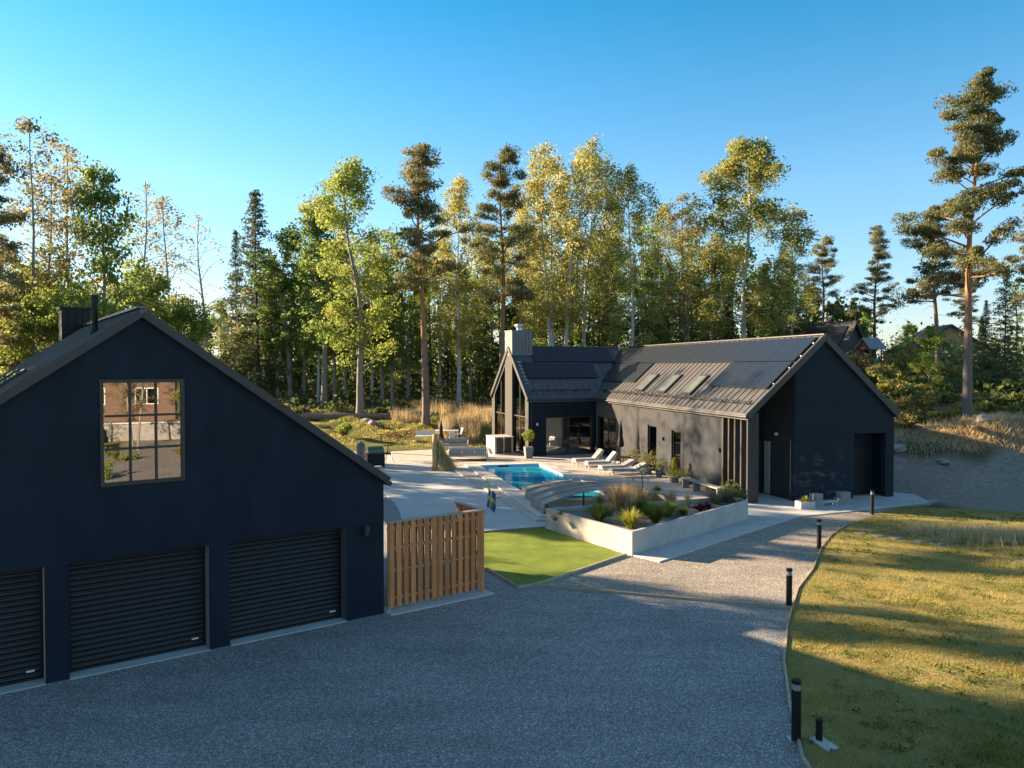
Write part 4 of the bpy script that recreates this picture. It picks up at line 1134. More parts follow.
# trees left of the view, whose shade falls over the yard
for k, x, y, h in (('broad_b', -26.5, 33.5, 16), ('broad_a', -25, 24.0, 16), ('broad_b', -31, 29.5, 18), ('lime_a', -21.5, 21.5, 14), ('broad_a', -35, 25, 19), ('pine_b', -40, 32, 21), ('birch_b', -30, 20, 18)):
    tree(k, x, y, h, 'leafy tree on the plot boundary left of the garage, outside the photo', 'trees left of the garage')

# deep forest: one mass
rng = np.random.default_rng(99)
mb = MB(); LP = []; KP = []
def mass_tree(x, y, h, conif):
    z = tz(x, y); r = .13 + h * .006
    mb.tube([(x, y, z - .4), (x + rng.normal() * .2, y, z + h * .5), (x + rng.normal() * .4, y + rng.normal() * .3, z + h * .97)], [r, r * .7, .03], 5, cap=False)
    if conif:
        n = 620; t = rng.uniform(.15, 1, n) ** .9; rr = h * .14 * (1 - t) + .12; a = rng.uniform(0, 6.28, n)
        rad = rr * np.sqrt(rng.uniform(.1, 1, n)); KP.append(np.stack([x + rad * np.cos(a), y + rad * np.sin(a), z + t * h - .25 * rad], 1))
    else:
        for c in range(34):
            t = rng.uniform(.06, 1); a = rng.uniform(0, 6.28); rr = h * .19 * math.sin(math.pi * min(1, t * .75 + .22)) * rng.uniform(.2, 1)
            q = rng.normal(size=(26, 3)) * h * .03 + np.array([x + rr * math.cos(a), y + rr * math.sin(a), z + t * h]); LP.append(q)
def mass_row(n, Ya, Yb, pxa, pxb, ya, yb):
    for i in range(n):
        px = pxa + (pxb - pxa) * (i + rng.uniform(0, 1)) / n; Y = rng.uniform(Ya, Yb); X = (px - 512) / F_PX * Y
        yt = np.interp(px, [-60, 190, 215, 240, 420, 700, 830, 900, 1100], [250, 310, 335, 290, 225, 235, 290, 335, 270]) + rng.uniform(ya, yb)
        h = CAM_H + (366.5 - yt) / F_PX * Y - tz(X, Y)
        if h > 3: mass_tree(X, Y, h, rng.uniform() < .34)
mass_row(96, 90, 112, -60, 880, -10, 50)
mass_row(44, 112, 140, -60, 1100, -20, 40)
mass_row(32, 82, 96, 215, 840, 40, 95)
mass_row(12, 85, 120, 900, 1090, 0, 60)
bt = mb.build('woods', M['bark_dark'], fix=False, smooth=True)
tag(bt, 'deep mixed forest closing the view behind the plot', 'forest', kind='stuff')
for nm, P, mt, sz, asp in (('foliage', LP, 'leaf_green', .42, .75), ('conifer_foliage', KP, 'leaf_spruce', .42, .5)):
    me = leaf_mesh(nm, np.concatenate(P), sz, M[mt], asp, 0, rng); o = bpy.data.objects.new(nm, me); C.objects.link(o); o.parent = bt; o['kind'] = 'stuff'
# dark brush on the forest floor
P = []
def brush(n, pxa, pxb, Ya, Yb, h, rad):
    for i in range(n):
        px = rng.uniform(pxa, pxb); Y = rng.uniform(Ya, Yb); X = (px - 512) / F_PX * Y
        q = rng.normal(size=(int(46 * max(1, h / 1.8)), 3)) * np.array([rad, rad, h * .45]); q[:, 2] = np.abs(q[:, 2])
        P.append(q + np.array([X, Y, tz(X, Y)]))
brush(330, -40, 900, 82, 112, 4.6, 1.5)
brush(150, 900, 1100, 75, 105, 4.0, 1.5)
brush(120, -40, 900, 80, 100, 1.6, .9)
brush(70, 190, 500, 72, 86, 1.0, .7)
brush(70, 880, 1100, 56, 80, 1.1, .8)
me = leaf_mesh('undergrowth', np.concatenate(P), .3, M['leaf_dark'], .6, .2, rng); o = bpy.data.objects.new('undergrowth', me); C.objects.link(o)
tag(o, 'dark low undergrowth between the trunks on the forest floor', 'undergrowth', kind='stuff')

# grasses
def blades(name, pts, h, w, mat, label, cat, rng, lean=.35, dens_n=None):
    pts = np.asarray(pts, float); n = len(pts)
    a = rng.uniform(0, 6.28, n); L = h * rng.uniform(.5, 1.25, n)
    tip = pts + np.stack([np.cos(a) * L * lean * rng.uniform(.2, 1.4, n), np.sin(a) * L * lean * rng.uniform(.2, 1.4, n), L], 1)
    b = rng.uniform(0, 6.28, n); s = np.stack([np.cos(b) * w, np.sin(b) * w, np.zeros(n)], 1)
    V = np.stack([pts - s, pts + s, tip], 1).reshape(-1, 3)
    me = bpy.data.meshes.new(name)
    me.vertices.add(n * 3); me.vertices.foreach_set('co', V.astype(np.float32).reshape(-1))
    me.loops.add(n * 3); me.loops.foreach_set('vertex_index', np.arange(n * 3, dtype=np.int32))
    me.polygons.add(n); me.polygons.foreach_set('loop_start', np.arange(0, n * 3, 3, dtype=np.int32))
    me.update(calc_edges=True); me.materials.append(mat)
    o = bpy.data.objects.new(name, me); C.objects.link(o)
    if label: tag(o, label, cat, kind='stuff')
    return o
le = np.array(LAWN_EDGE)
def lawn_left(y): return np.interp(y, le[:, 1], le[:, 0])
n = 260000
yy = 8 + 26 * rng.uniform(0, 1, n) ** 1.35
xx = lawn_left(yy) + .02 + rng.uniform(0, 1, n) ** .9 * (yy * .70 + 1.5 - lawn_left(yy)).clip(0)
top = np.interp(xx, [17.4, 19.4, 24, 31, 60], [33.4, 32.9, 31.4, 30.1, 28])
ok = (yy < top) & (wob(xx, yy, 1.1, .2) + .8 * wob(xx, yy, 2.9, 1.2) + rng.normal(size=n) * .8 > -.55)
pts = np.stack([xx, yy, np.full(n, .028)], 1)[ok]
hh = .036 + .04 * (wob(pts[:, 0], pts[:, 1], .9, 3.0) > .35)
blades('lawn_grass', pts, hh, .006, M['lawn_blade'], 'short mixed green and straw grass of the lawn', 'grass', rng, .8)
wd = []
for i in range(300):
    y = 10 + 22 * rng.uniform() ** 1.2; x = lawn_left(y) + .3 + rng.uniform() * (y * .62 - lawn_left(y) + 1.5)
    if y > np.interp(x, [17.4, 19.4, 24, 31], [33, 32.4, 31, 29.8]) - .3: continue
    r_ = rng.uniform(.05, .20); m_ = int(45 * r_ / .15)
    P_ = rng.normal(size=(m_, 3)) * np.array([r_, r_ * .8, .018]); P_[:, 2] = np.abs(P_[:, 2]) + .035
    wd.append(P_ + np.array([x, y, .02]))
me = leaf_mesh('lawn_weeds', np.concatenate(wd), .05, M['leaf_fern'], .5, .15, rng); o = bpy.data.objects.new('lawn_weeds', me); C.objects.link(o)
tag(o, 'small dark green weed tufts scattered through the lawn', 'weeds', kind='stuff')
q = []
for cx, cy, rx, ry, n_ in ((18.4, 27.3, 2.6, 1.0, 3800), (20.8, 26.6, 1.8, .9, 2600), (16.0, 28.3, 1.8, .5, 900)):
    q.append(np.stack([cx + rx * rng.normal(size=n_) * .6, cy + ry * rng.normal(size=n_) * .6, np.full(n_, .03)], 1))
blades('tall_grass', np.concatenate(q), .42, .007, M['blade_dry'], 'patch of tall pale dry grass at the far side of the lawn', 'grass', rng, .35)
q = []
for i in range(9000):
    px = rng.uniform(440, 502); Y = rng.uniform(59, 69); X = (px - 512) / F_PX * Y
    if wob(X, Y, .55, 4) + .35 * rng.normal() > -.35 and Y > 60.5 + 2.2 * math.sin(px * .21): q.append((X, Y, tz(X, Y)))
for i in range(4000):
    px = rng.uniform(392, 450); Y = rng.uniform(65, 72); X = (px - 512) / F_PX * Y
    if wob(X, Y, .7, 2) + .3 * rng.normal() > .25: q.append((X, Y, tz(X, Y)))
q = np.array(q); blades('meadow_grass', q, .75 + .45 * (wob(q[:, 0], q[:, 1], .8, 1) > 0), .02, M['blade_dry'], 'tall golden dry grass behind the patio sofas', 'grass', rng, .3)
q = []
for i in range(14000):
    px = rng.uniform(300, 500); Y = rng.uniform(57, 72); X = (px - 512) / F_PX * Y
    if wob(X, Y, .6, 3) > -.2: q.append((X, Y, tz(X, Y)))
blades('back_lawn_grass', q, .16, .02, M['lawn_blade'], 'rough green and yellow grass beyond the patio', 'grass', rng, .6)
q = []
for i in range(16000):
    X = rng.uniform(17, 42); Y = rng.uniform(43, 62)
    if HF.inv(X, Y)[0] < 9.5: continue
    if wob(X, Y, .5, 1) > -.1 and tz(X, Y) > .8: q.append((X, Y, tz(X, Y)))
blades('bank_grass', q, .42, .016, M['blade_dry'], 'dry tufted grass on the bank right of the house', 'grass', rng, .5)

# ------------------------------------------------------------------ shrubs, logs, stones on the wild ground
BUSH = {'a': gen_bush(31), 'b': gen_bush(32, 2, 3.0, 1800), 'dark': gen_bush(33, 2, 2.6, 1700, 'leaf_dark'), 'gold': gen_bush(34, 2, 2.4, 1600, 'leaf_birch'), 'lime': gen_bush(35, 2, 2.2, 1500, 'leaf_yellow')}
def bush(kind, x, y, h, label, group=None, wid=1.0):
    st, fo, H = BUSH[kind]
    o = thing('bush', label, 'bush', (x, y, tz(x, y)), random.uniform(0, 6.28), group); s = h / H; o.scale = (s * wid, s * wid, s)
    for nm, me in (('stem', st), ('foliage', fo)):
        c = bpy.data.objects.new(nm, me); C.objects.link(c); c.parent = o
    return o
def at(px, py, Y):
    return ((px - 512) / F_PX * Y, Y)
for k, px, Y, h, l in [('lime', 344, 60.5, 1.7, 'bright yellow bush at the far left of the back lawn'), ('gold', 440, 66, 1.4, 'golden bush behind the wooden post with straw'),
                       ('a', 408, 73, 1.6, 'small yellow-green bush left of the orange-trunked pine'), ('dark', 380, 70, 2.0, 'dark green bush right of the linden trunk'), ('dark', 305, 68, 2.4, 'dark bush half hidden by the garage roof slope')]:
    bush(k, *at(px, 0, Y), h, l)
for k, px, Y, h, w, l in [('a', 912, 52, 2.3, 1.3, 'olive bush beside the right end of the house gable'), ('b', 940, 50, 1.7, 1.3, 'low spreading brown-green bush left of the huge pine trunk'),
                       ('gold', 902, 60, 3.4, 1.1, 'tall golden bush below the play tower'), ('dark', 992, 52, 2.0, 1.2, 'dark green bush right of the huge pine trunk'), ('dark', 1022, 54, 2.6, 1.2, 'dark bush at the right edge below the spruces'),
                       ('b', 918, 62, 2.6, 1.2, 'broad round olive bush in front of the yellow house'), ('gold', 955, 60, 1.9, 1.2, 'ochre bush between the yellow house and the huge pine trunk'), ('a', 880, 66, 3.0, 1.1, 'green bush at the foot of the play tower'),
                       ('b', 900, 66, 5.2, 1.0, 'large rounded olive bush against the sky right of the play tower'), ('gold', 912, 70, 4.6, .9, 'tall golden-green thicket left of the yellow house'), ('dark', 1010, 58, 4.0, 1.1, 'tall dark bush at the right edge under the spruces'), ('b', 905, 48, 1.6, 1.2, 'low brown-green bush close behind the right corner of the house'), ('a', 928, 56, 2.4, 1.3, 'mid-sized olive bush on the slope below the round one'), ('gold', 976, 46.4, .9, 1.5, 'low sunlit yellow bush on the brush heap')]:
    bush(k, *at(px, 0, Y), h, l, wid=w)
def log(x, y, L, r, rz, label, tilt=.0, lift=0.0):
    mb = MB(); n = 8
    mb.tube([(-L / 2 + L * i / n, .05 * math.sin(i * 1.3), tilt * (-L / 2 + L * i / n) + .02 * math.sin(i * 2.1)) for i in range(n + 1)], [r * (1.08 - .03 * i) for i in range(n + 1)], 9)
    mb.tube([(L * .12, 0, 0), (L * .16, r * 1.2, r * 1.4)], [r * .3, r * .18], 5)
    o = mb.build('fallen_log', M['log_bark'], smooth=False); o.location = (x, y, tz(x, y) + r * .7 + lift); o.rotation_euler = (0, 0, rz)
    return tag(o, label, 'log')
for px, Y, L, r, rz, l in [(345, 67, 7.5, .32, .06, 'long pale fallen trunk lying before the linden stand'), (415, 69, 5.0, .28, -.08, 'grey fallen trunk right of the linden base'), (398, 72.5, 5.5, .2, .15, 'thin fallen trunk at the forest edge left of the orange-trunked pine'),
                           (470, 74, 4.5, .2, -.2, 'thin fallen trunk behind the tall golden grass'), (1000, 46.8, 5.0, .16, .35, 'pale trunk lying along the top of the brush heap'), (978, 44.9, 2.4, .13, .9, 'short pale log in the brush heap'), (1010, 45.3, 3.0, .12, -.2, 'thin grey log on the right of the brush heap'), (960, 57, 5.5, .14, .08, 'long grey trunk lying behind the huge pine')]:
    x, y = at(px, 0, Y); log(x, y, L, r, rz, l)
def rock(x, y, s, label, seed, group=None, mat='rock', name='rock', z=None):
    rg = np.random.default_rng(seed); bm = bmesh.new(); bmesh.ops.create_icosphere(bm, subdivisions=3, radius=1)
    ph = rg.uniform(0, 6, 6)
    for v in bm.verts:
        c = v.co; k = 1 + .18 * math.sin(c.x * 3 + ph[0]) * math.cos(c.y * 2.6 + ph[1]) + .12 * math.sin(c.z * 5 + ph[2] + c.x * 3)
        v.co = Vector((round(c.x * k * 2.2) / 2.2 * .35 + c.x * k * .65, c.y * k, c.z * k * .7))
    me = bpy.data.meshes.new(name); bm.to_mesh(me); bm.free(); me.materials.append(M[mat])
    o = bpy.data.objects.new(name, me); C.objects.link(o); o.scale = (s[0], s[1], s[2]); o.location = (x, y, (tz(x, y) if z is None else z) + s[2] * .25); o.rotation_euler = (0, 0, rg.uniform(0, 6))
    return tag(o, label, 'rock', group)
for px, Y, s, l in [(372, 63.5, (.5, .4, .45), 'pale boulder behind the garden grill'), (378, 64.2, (.35, .3, .3), 'small white boulder right of the pale boulder'), (366, 64.5, (.4, .4, .35), 'grey boulder left of the pale boulder'), (430, 67.5, (.6, .5, .4), 'brown boulder by the orange-trunked pine'),
                    (898, 44.5, (.5, .4, .35), 'grey boulder by the right corner of the house'), (944, 42.5, (.3, .3, .22), 'small stone on the lit strip of bare earth'), (985, 45.2, (.5, .35, .4), 'pale split stone on the brush heap')]:
    x, y = at(px, 0, Y); rock(x, y, s, l, int(px))
x, y = at(985, 0, 45.2)
bz = []
for i in range(2600):
    a = rng.normal(size=2); X = 29.0 + a[0] * 2.6; Y_ = 45.0 + a[1] * .9; bz.append((X, Y_, tz(X, Y_) + .02))
blades('heap_grass', bz, .45, .022, M['blade_dry'], 'sunlit dry grass and twigs over the brush heap', 'grass', rng, .9)

# ------------------------------------------------------------------ neighbours on the slope
# play tower
x, y = at(870, 0, 66); z = tz(x, y)
pt = thing('play_tower', 'small red wooden play tower with grey roof on the slope behind the house', 'play tower', (x, y, 4.95), R(20))
pt.scale = (.72, .72, .95)
m_red = mat_wood('red_stained_wood', (.20, .05, .035), (.30, .08, .05))
m_tgrey = mat_simple('grey_tower_roof', (.19, .22, .25), .7, 0, .1, 3)
mb = MB()
for sx in (-1, 1):
    for sy in (-1, 1): mb.b2(sx * .85 - .06, sx * .85 + .06, sy * .85 - .06, sy * .85 + .06, -1.3, 3.1)
mb.build('post', m_red, pt)
mb = MB(); mb.b2(-.95, .95, -.95, .95, 1.15, 1.25); mb.build('platform', m_red, pt)
mb = MB()
for k in range(9):
    mb.b2(-.78 + k * .19 - .05, -.78 + k * .19 + .05, -.93, -.91, 1.26, 1.95); mb.b2(.91, .93, -.78 + k * .19 - .05, -.78 + k * .19 + .05, 1.26, 1.95)
mb.build('railing', m_red, pt)
mb = MB(); mb.b2(-.45, .30, -.97, -.935, 1.15, 2.0); mb.build('panel', mat_simple('green_panel', (.04, .22, .16), .5, 0, .1, 3), pt)
mb = MB()
pr = [(-1.25, 2.95), (0, 3.95), (1.25, 2.95), (1.25, 2.86), (0, 3.85), (-1.25, 2.86)]
mb.slab([(a, c) for a, c in pr], [], 2.5, lambda a, c, w: (w - 1.25, a, c)); mb.build('roof', m_tgrey, pt)
mb = MB(); mb.slab([(-.85, 2.9), (.85, 2.9), (0, 3.7)], [], .04, lambda a, c, w: (-.92 + w, a, c)); mb.build('gable_board', m_red, pt)
mb = MB()
for s_ in (-.22, .22): mb.bar((s_, -2.0, -.2), (s_, -.95, 1.2), .06, .08)
for k in range(5): mb.bar((-.22, -1.85 + k * .2, .02 + k * .25), (.22, -1.85 + k * .2, .02 + k * .25), .05, .05)
mb.build('ladder', m_red, pt)
# dark neighbour house with panels
def cottage(name, label, cat, x, y, z, rz, W, D, E_, R_, mwall, mroof, wins, solar=0):
    o = thing(name, label, cat, (x, y, z), rz)
    mb = MB()
    def prof(v0, t): mb.slab([(-W / 2, -.5), (W / 2, -.5), (W / 2, E_), (0, R_), (-W / 2, E_)], [], t, lambda a, c, w: (a, v0 + w, c))
    prof(0, .25); prof(D - .25, .25)
    mb.b2(-W / 2, -W / 2 + .25, .252, D - .252, -.5, E_); mb.b2(W / 2 - .25, W / 2, .252, D - .252, -.5, E_)
    mb.build('wall', mwall, o)
    mb = MB(); zt_, a_, b_ = gable_roof(mb, W, E_, R_, 0, .45, -.4, D + .4, .2, .22); rf = mb.build('roof', mroof, o)
    for (face, p, zc, w_, h_) in wins:
        mb = MB(); pn = MB()
        if face == 'f':
            mb.b2(p - w_ / 2 - .09, p + w_ / 2 + .09, -.05, -.002, zc - h_ / 2 - .09, zc + h_ / 2 + .09); pn.b2(p - w_ / 2, p - .04, -.07, -.052, zc - h_ / 2, zc + h_ / 2); pn.b2(p + .04, p + w_ / 2, -.07, -.052, zc - h_ / 2, zc + h_ / 2)
        else:
            mb.b2(-W / 2 - .05, -W / 2 - .002, p - w_ / 2 - .09, p + w_ / 2 + .09, zc - h_ / 2 - .09, zc + h_ / 2 + .09); pn.b2(-W / 2 - .07, -W / 2 - .052, p - w_ / 2, p - .04, zc - h_ / 2, zc + h_ / 2); pn.b2(-W / 2 - .07, -W / 2 - .052, p + .04, p + w_ / 2, zc - h_ / 2, zc + h_ / 2)
        w = mb.build('window', M['white_frame'], o); pn.build('pane', M['glass_garage'], w)
    if solar:
        th_ = math.atan2(R_ - E_, W / 2)
        for k in range(solar):
            mb = MB()
            slope_box(mb, lambda u, v, h: Vector((u - math.sin(th_) * h, v, zt_(u) + math.cos(th_) * h)), -W * .43, -W * .1, .3 + k * 1.15, .3 + k * 1.15 + 1.12, .03, .09)
            mb.build('solar_panel', M['solar'], rf)
    return o
m_darkwood = mat_wood('dark_board_wall', (.05, .04, .035), (.08, .065, .055))
m_tile = mat_simple('dark_tiles', (.045, .043, .045), .7, 0, .2, 6)
x, y = at(853, 0, 80)
cottage('neighbour_house', 'dark neighbouring house with panel-covered roof glimpsed behind the house ridge', 'house', x, y, 4.6, R(40), 5.4, 5.6, 3.2, 6.2, m_darkwood, m_tile, [('f', -1.2, 1.8, 1.1, 1.1), ('l', 2.8, 1.7, 1.3, 1.1)], 4)
x, y = at(950, 0, 88)
m_yel = mat_wood('yellow_board_wall', (.40, .27, .10), (.50, .35, .14), stretch=(8, 8, .5))
cottage('yellow_house', 'ochre wooden house half hidden by bushes left of the huge pine', 'house', x, y, tz(x, y) - .6, R(-8), 9, 7, 3.0, 6.0, m_yel, m_tile, [('f', -.6, 2.9, 1.0, 1.0), ('f', 2.4, 1.6, 1.2, 1.2)])
# house reflected in the garage window, behind the camera
m_brn = mat_wood('brown_board_wall', (.10, .062, .045), (.17, .105, .075), stretch=(.5, .5, 9))
nb = cottage('brown_house', 'brown boarded house across the lawn, seen only mirrored in the garage window', 'house', 31, -27, 1.6, R(-131) , 13, 10, 4.4, 8.6, m_brn, m_tile, [('f', -4.2, 2.0, 1.7, 1.3), ('f', 0, 2.0, 1.7, 1.3), ('f', 4.0, 2.0, 1.7, 1.3), ('f', -2.0, 5.4, 1.5, 1.2), ('f', 2.0, 5.4, 1.5, 1.2), ('l', 3, 2, 1.5, 1.3)])
tr1 = thing('stone_terrace', 'grey stone terrace in front of the brown house, seen only mirrored in the garage window', 'terrace', (31, -27, 0), R(-131))
mb = MB(); mb.b2(-9, 9, -4.2, 9.5, -.3, 1.45); mb.build('wall', M['rock'], tr1)
mb = MB(); mb.b2(-9.1, 9.1, -4.35, -3.9, 1.452, 1.56); mb.build('coping', M['coping'], tr1)
for k_ in range(3):
    mb = MB(); mb.b2(-1.2, 1.2, -4.6 - .35 * k_ - .3, -4.202 - .35 * k_, -.1, 1.1 - .36 * k_); mb.build('step', M['concrete'], tr1)
sheet('neighbour_drive', [(8, -8), (13, -2), (34, -14), (30, -22)], -.1, .045, M['path_gravel'], 'pale gravel drive before the brown house, seen only mirrored in the garage window', 'drive')
for i, (x, y, k, h) in enumerate(((20, -24, 'lime_b', 9), (38, -16, 'broad_a', 13), (42, -34, 'broad_b', 15), (24, -42, 'lime_a', 14))):
    tree(k, x, y, h, 'leafy garden tree beside the brown house, seen only mirrored in the garage window', 'trees mirrored in the garage window')
for i, (x, y, k) in enumerate(((19, -12, 'gold'), (15, -18, 'lime'), (23, -10, 'a'), (12, -6, 'lime'))):
    bush(k, x, y, 1.5, 'garden bush before the brown house, seen only mirrored in the garage window', 'bushes mirrored in the garage window')
for x, y, k, h in ((24.5, -16, 'thin_a', 11), (21.0, -19.5, 'thin_b', 9), (27.5, -13.5, 'birch_b', 10)):
    tree(k, x, y, h, 'slender birch on the lawn before the brown house, seen only mirrored in the garage window', 'birches mirrored in the garage window')
sh = cottage('garden_shed', 'small grey gabled shed before the brown house, seen only mirrored in the garage window', 'shed', 17.5, -15.5, 0, R(-131), 2.6, 3, 1.6, 2.7, mat_wood('grey_board_wall', (.16, .17, .18), (.22, .23, .24)), m_tgrey, [])

# ------------------------------------------------------------------ fence, flag
fence = thing('wooden_fence', 'brown vertical-board fence beside the right corner of the garage', 'fence', GF(.12, -.02, 0), GF.rz)
FH = 2.27
def fence_run(mb_b, mb_r, mb_p, p, q, h0=.12, h1=FH):
    p, q = Vector(p), Vector(q); d = (q - p); L = d.length; d.normalize(); nrm = Vector((d.y, -d.x, 0))
    nb_ = int(L / .198)
    sp_ = L / nb_
    ang = math.atan2(d.y, d.x)
    for i in range(nb_):
        c = p + d * (sp_ * (i + .5)); z0 = h0 + random.uniform(-.012, .012)
        mb_b.box((*(c + nrm * .045)[:2], (z0 + h1) / 2), (.122, .022, h1 - z0), ang)
        if i < nb_ - 1:
            c2 = c + d * sp_ * .5
            mb_b.box((*(c2 - nrm * .075)[:2], (z0 + h1) / 2), (.17, .022, h1 - z0), ang)
    for z in (.35, 1.05, 1.62, 2.1):
        a, b_ = p + Vector((0, 0, z)), q + Vector((0, 0, z)); mb_r.bar(a, b_, .066, .07)
    return d
mbb, mbr, mbp = MB(), MB(), MB()
fence_run(mbb, mbr, mbp, (0.0, .06, 0), (2.84, .06, 0))
mbb.build('boards', M['fence_wood'], fence); mbr.build('rail', M['fence_wood'], fence)
mb = MB(); mb.bar((-.02, .06, FH + .012), (2.92, .06, FH + .012), .16, .035); mb.build('cap_board', M['grey_wood'], fence, bevel=.004)
for x_ in (.05, 1.45, 2.87):
    mb = MB(); mb.b2(x_ - .045, x_ + .045, .034, .086, 0, FH - .012 if x_ < 2 else FH - .005); mb.build('post', M['fence_wood'], fence)
fence2 = thing('wooden_fence', 'short brown fence panel running back behind the end of the front fence', 'fence', GF(3.03, .14, 0), GF.rz)
mbb, mbr, mbp = MB(), MB(), MB()
fence_run(mbb, mbr, mbp, (.0, .10, 0), (.0, 1.25, 0))
mbb.build('boards', M['fence_wood'], fence2); mbr.build('rail', M['fence_wood'], fence2)
mb = MB(); mb.bar((.0, .09, FH + .012), (.0, 1.3, FH + .012), .15, .035); mb.build('cap_board', M['grey_wood'], fence2)
mb = MB(); mb.b2(-.03, .03, 1.18, 1.27, 0, FH - .01); mb.build('post', M['fence_wood'], fence2)

fl = thing('flag', 'small blue flag with yellow cross hanging on a slanting pole from the fence corner', 'flag', GF(3.06, .02, 2.17), 0)
fl.scale = (.80, .80, .72)
mb = MB(); mb.tube([(0, 0, 0), (.16, .05, 1.02)], .014, 8); mb.lathe((.162, .05, 1.02), [(.012, 0), (.025, .02), (.012, .045)], 8); mb.build('pole', M['grey_wood'], fl)
m, nt, nd, ln, b = newmat('flag_cloth')
tc = nd.new('ShaderNodeTexCoord'); sp = nd.new('ShaderNodeSeparateXYZ'); ln.new(tc.outputs['UV'], sp.inputs[0])
def band(s_, c0, c1):
    a = nd.new('ShaderNodeMath'); a.operation = 'GREATER_THAN'; a.inputs[1].default_value = c0; ln.new(s_, a.inputs[0])
    c = nd.new('ShaderNodeMath'); c.operation = 'LESS_THAN'; c.inputs[1].default_value = c1; ln.new(s_, c.inputs[0])
    d = nd.new('ShaderNodeMath'); d.operation = 'MULTIPLY'; ln.new(a.outputs[0], d.inputs[0]); ln.new(c.outputs[0], d.inputs[1]); return d.outputs[0]
mxm = nd.new('ShaderNodeMath'); mxm.operation = 'MAXIMUM'; ln.new(band(sp.outputs[0], .31, .44), mxm.inputs[0]); ln.new(band(sp.outputs[1], .40, .60), mxm.inputs[1])
ln.new(mixc(nd, ln, mxm.outputs[0], (.05, .10, .28), (.62, .52, .04)), b.inputs['Base Color']); b.inputs['Roughness'].default_value = .85
NU, NV = 14, 10
verts, uvs = [], []
for i in range(NU + 1):
    for j in range(NV + 1):
        u, v = i / NU, j / NV
        # cloth drops along the pole and falls in soft folds
        x_ = .05 + .11 * v + u * .26 + .03 * math.sin(v * 5)
        y_ = .02 + .05 * math.sin(u * 9 + v * 2) * (.3 + u) + .03 * v
        z_ = .32 + .68 * v - u * .30 - .04 * math.sin(u * 7)
        verts.append((x_, y_, z_)); uvs.append((u, v))
fc = [(i * (NV + 1) + j, (i + 1) * (NV + 1) + j, (i + 1) * (NV + 1) + j + 1, i * (NV + 1) + j + 1) for i in range(NU) for j in range(NV)]
me = bpy.data.meshes.new('cloth'); me.from_pydata(verts, [], fc); uvl = me.uv_layers.new(name='UVMap')
for lp in me.loops: uvl.data[lp.index].uv = uvs[lp.vertex_index]
me.materials.append(m); me.polygons.foreach_set('use_smooth', [True] * len(me.polygons))
o = bpy.data.objects.new('cloth', me); C.objects.link(o); o.parent = fl
sd_ = o.modifiers.new('thick', 'SOLIDIFY'); sd_.thickness = .004

# ------------------------------------------------------------------ planter and its plants
pl = thing('planter_box', 'long raised bed with pale concrete walls between turf and walkway', 'planter', (GF.x, GF.y, 0), GF.rz)
PA = [(9.47, 5.42), (9.18, .50), (17.13, 1.95), (17.55, 2.95)]
ctr = (13.2, 2.9)
def inset(p, k): return (p[0] + (ctr[0] - p[0]) * k, p[1] + (ctr[1] - p[1]) * k)
inn = [(9.61, 5.24), (9.33, .68), (17.02, 2.08), (17.36, 2.88)]
mb = MB(); mb.slab(PA, [inn], .8, lambda a, c, w: (a, c, w)); mb.build('wall', M['planter_wall'], pl, bevel=.012)
mb = MB(); mb.slab([inset(p, .002) for p in inn], [], .66, lambda a, c, w: (a, c, w)); mb.build('soil_bed', M['soil'], pl)
def soil_z(): return .66
def clump_mesh(seed, h, w, n, mat, wid=.008, stiff=.35, plume=None):
    rg = np.random.default_rng(seed); V = []
    a = rg.uniform(0, 6.28, n); L = h * rg.uniform(.55, 1.15, n); sp_ = w * rg.uniform(.1, 1, n) ** .8
    base = np.stack([np.cos(a) * w * .16 * rg.uniform(0, 1, n), np.sin(a) * w * .16 * rg.uniform(0, 1, n), np.zeros(n)], 1)
    dirr = np.stack([np.cos(a), np.sin(a), np.zeros(n)], 1)
    segs = [base]
    for t in (.35, .7, 1.0):
        segs.append(base + dirr * (sp_ * t ** 1.7)[:, None] + np.array([0, 0, 1.0]) * (L * (t - stiff * t * t * (sp_ / w)))[:, None])
    s = np.cross(dirr, np.array([0, 0, 1.0])) * wid
    ws = (1, .9, .6, .08)
    V = np.stack([segs[i] + s * ws[i] * sg for i in range(4) for sg in (-1, 1)], 1).reshape(-1, 3)
    F = []
    for k in range(n):
        b_ = k * 8
        for i in range(3): F.append((b_ + 2 * i, b_ + 2 * i + 1, b_ + 2 * i + 3, b_ + 2 * i + 2))
    me = bpy.data.meshes.new('blades'); me.from_pydata(V.tolist(), [], F); me.materials.append(mat); me.update(); return me
CL = {'green': clump_mesh(1, .62, .55, 620, M['leaf_fern'], .010), 'rust': clump_mesh(2, .85, .5, 400, M['blade_rust'], .007, .2), 'lime': clump_mesh(3, .6, .5, 300, M['leaf_lime'], .018, .5),
      'dry': clump_mesh(4, .8, .4, 260, M['blade_dry'], .006, .2), 'purple': clump_mesh(5, .32, .3, 160, M['blade_purple'], .025, .6), 'grey': clump_mesh(6, .5, .5, 300, mat_leaf('grey_green_leaves', ((.10, .11, .07), (.19, .20, .12), (.30, .29, .18)), .3, .2, 3), .014, .4)}
def clump(kind, x, y, z, h, label, name='ornamental_grass', cat='plant', group=None):
    o = bpy.data.objects.new(name, CL[kind]); C.objects.link(o); o.location = (x, y, z); o.rotation_euler = (0, 0, random.uniform(0, 6)); o.scale = (h, h, h)
    return tag(o, label, cat, group)
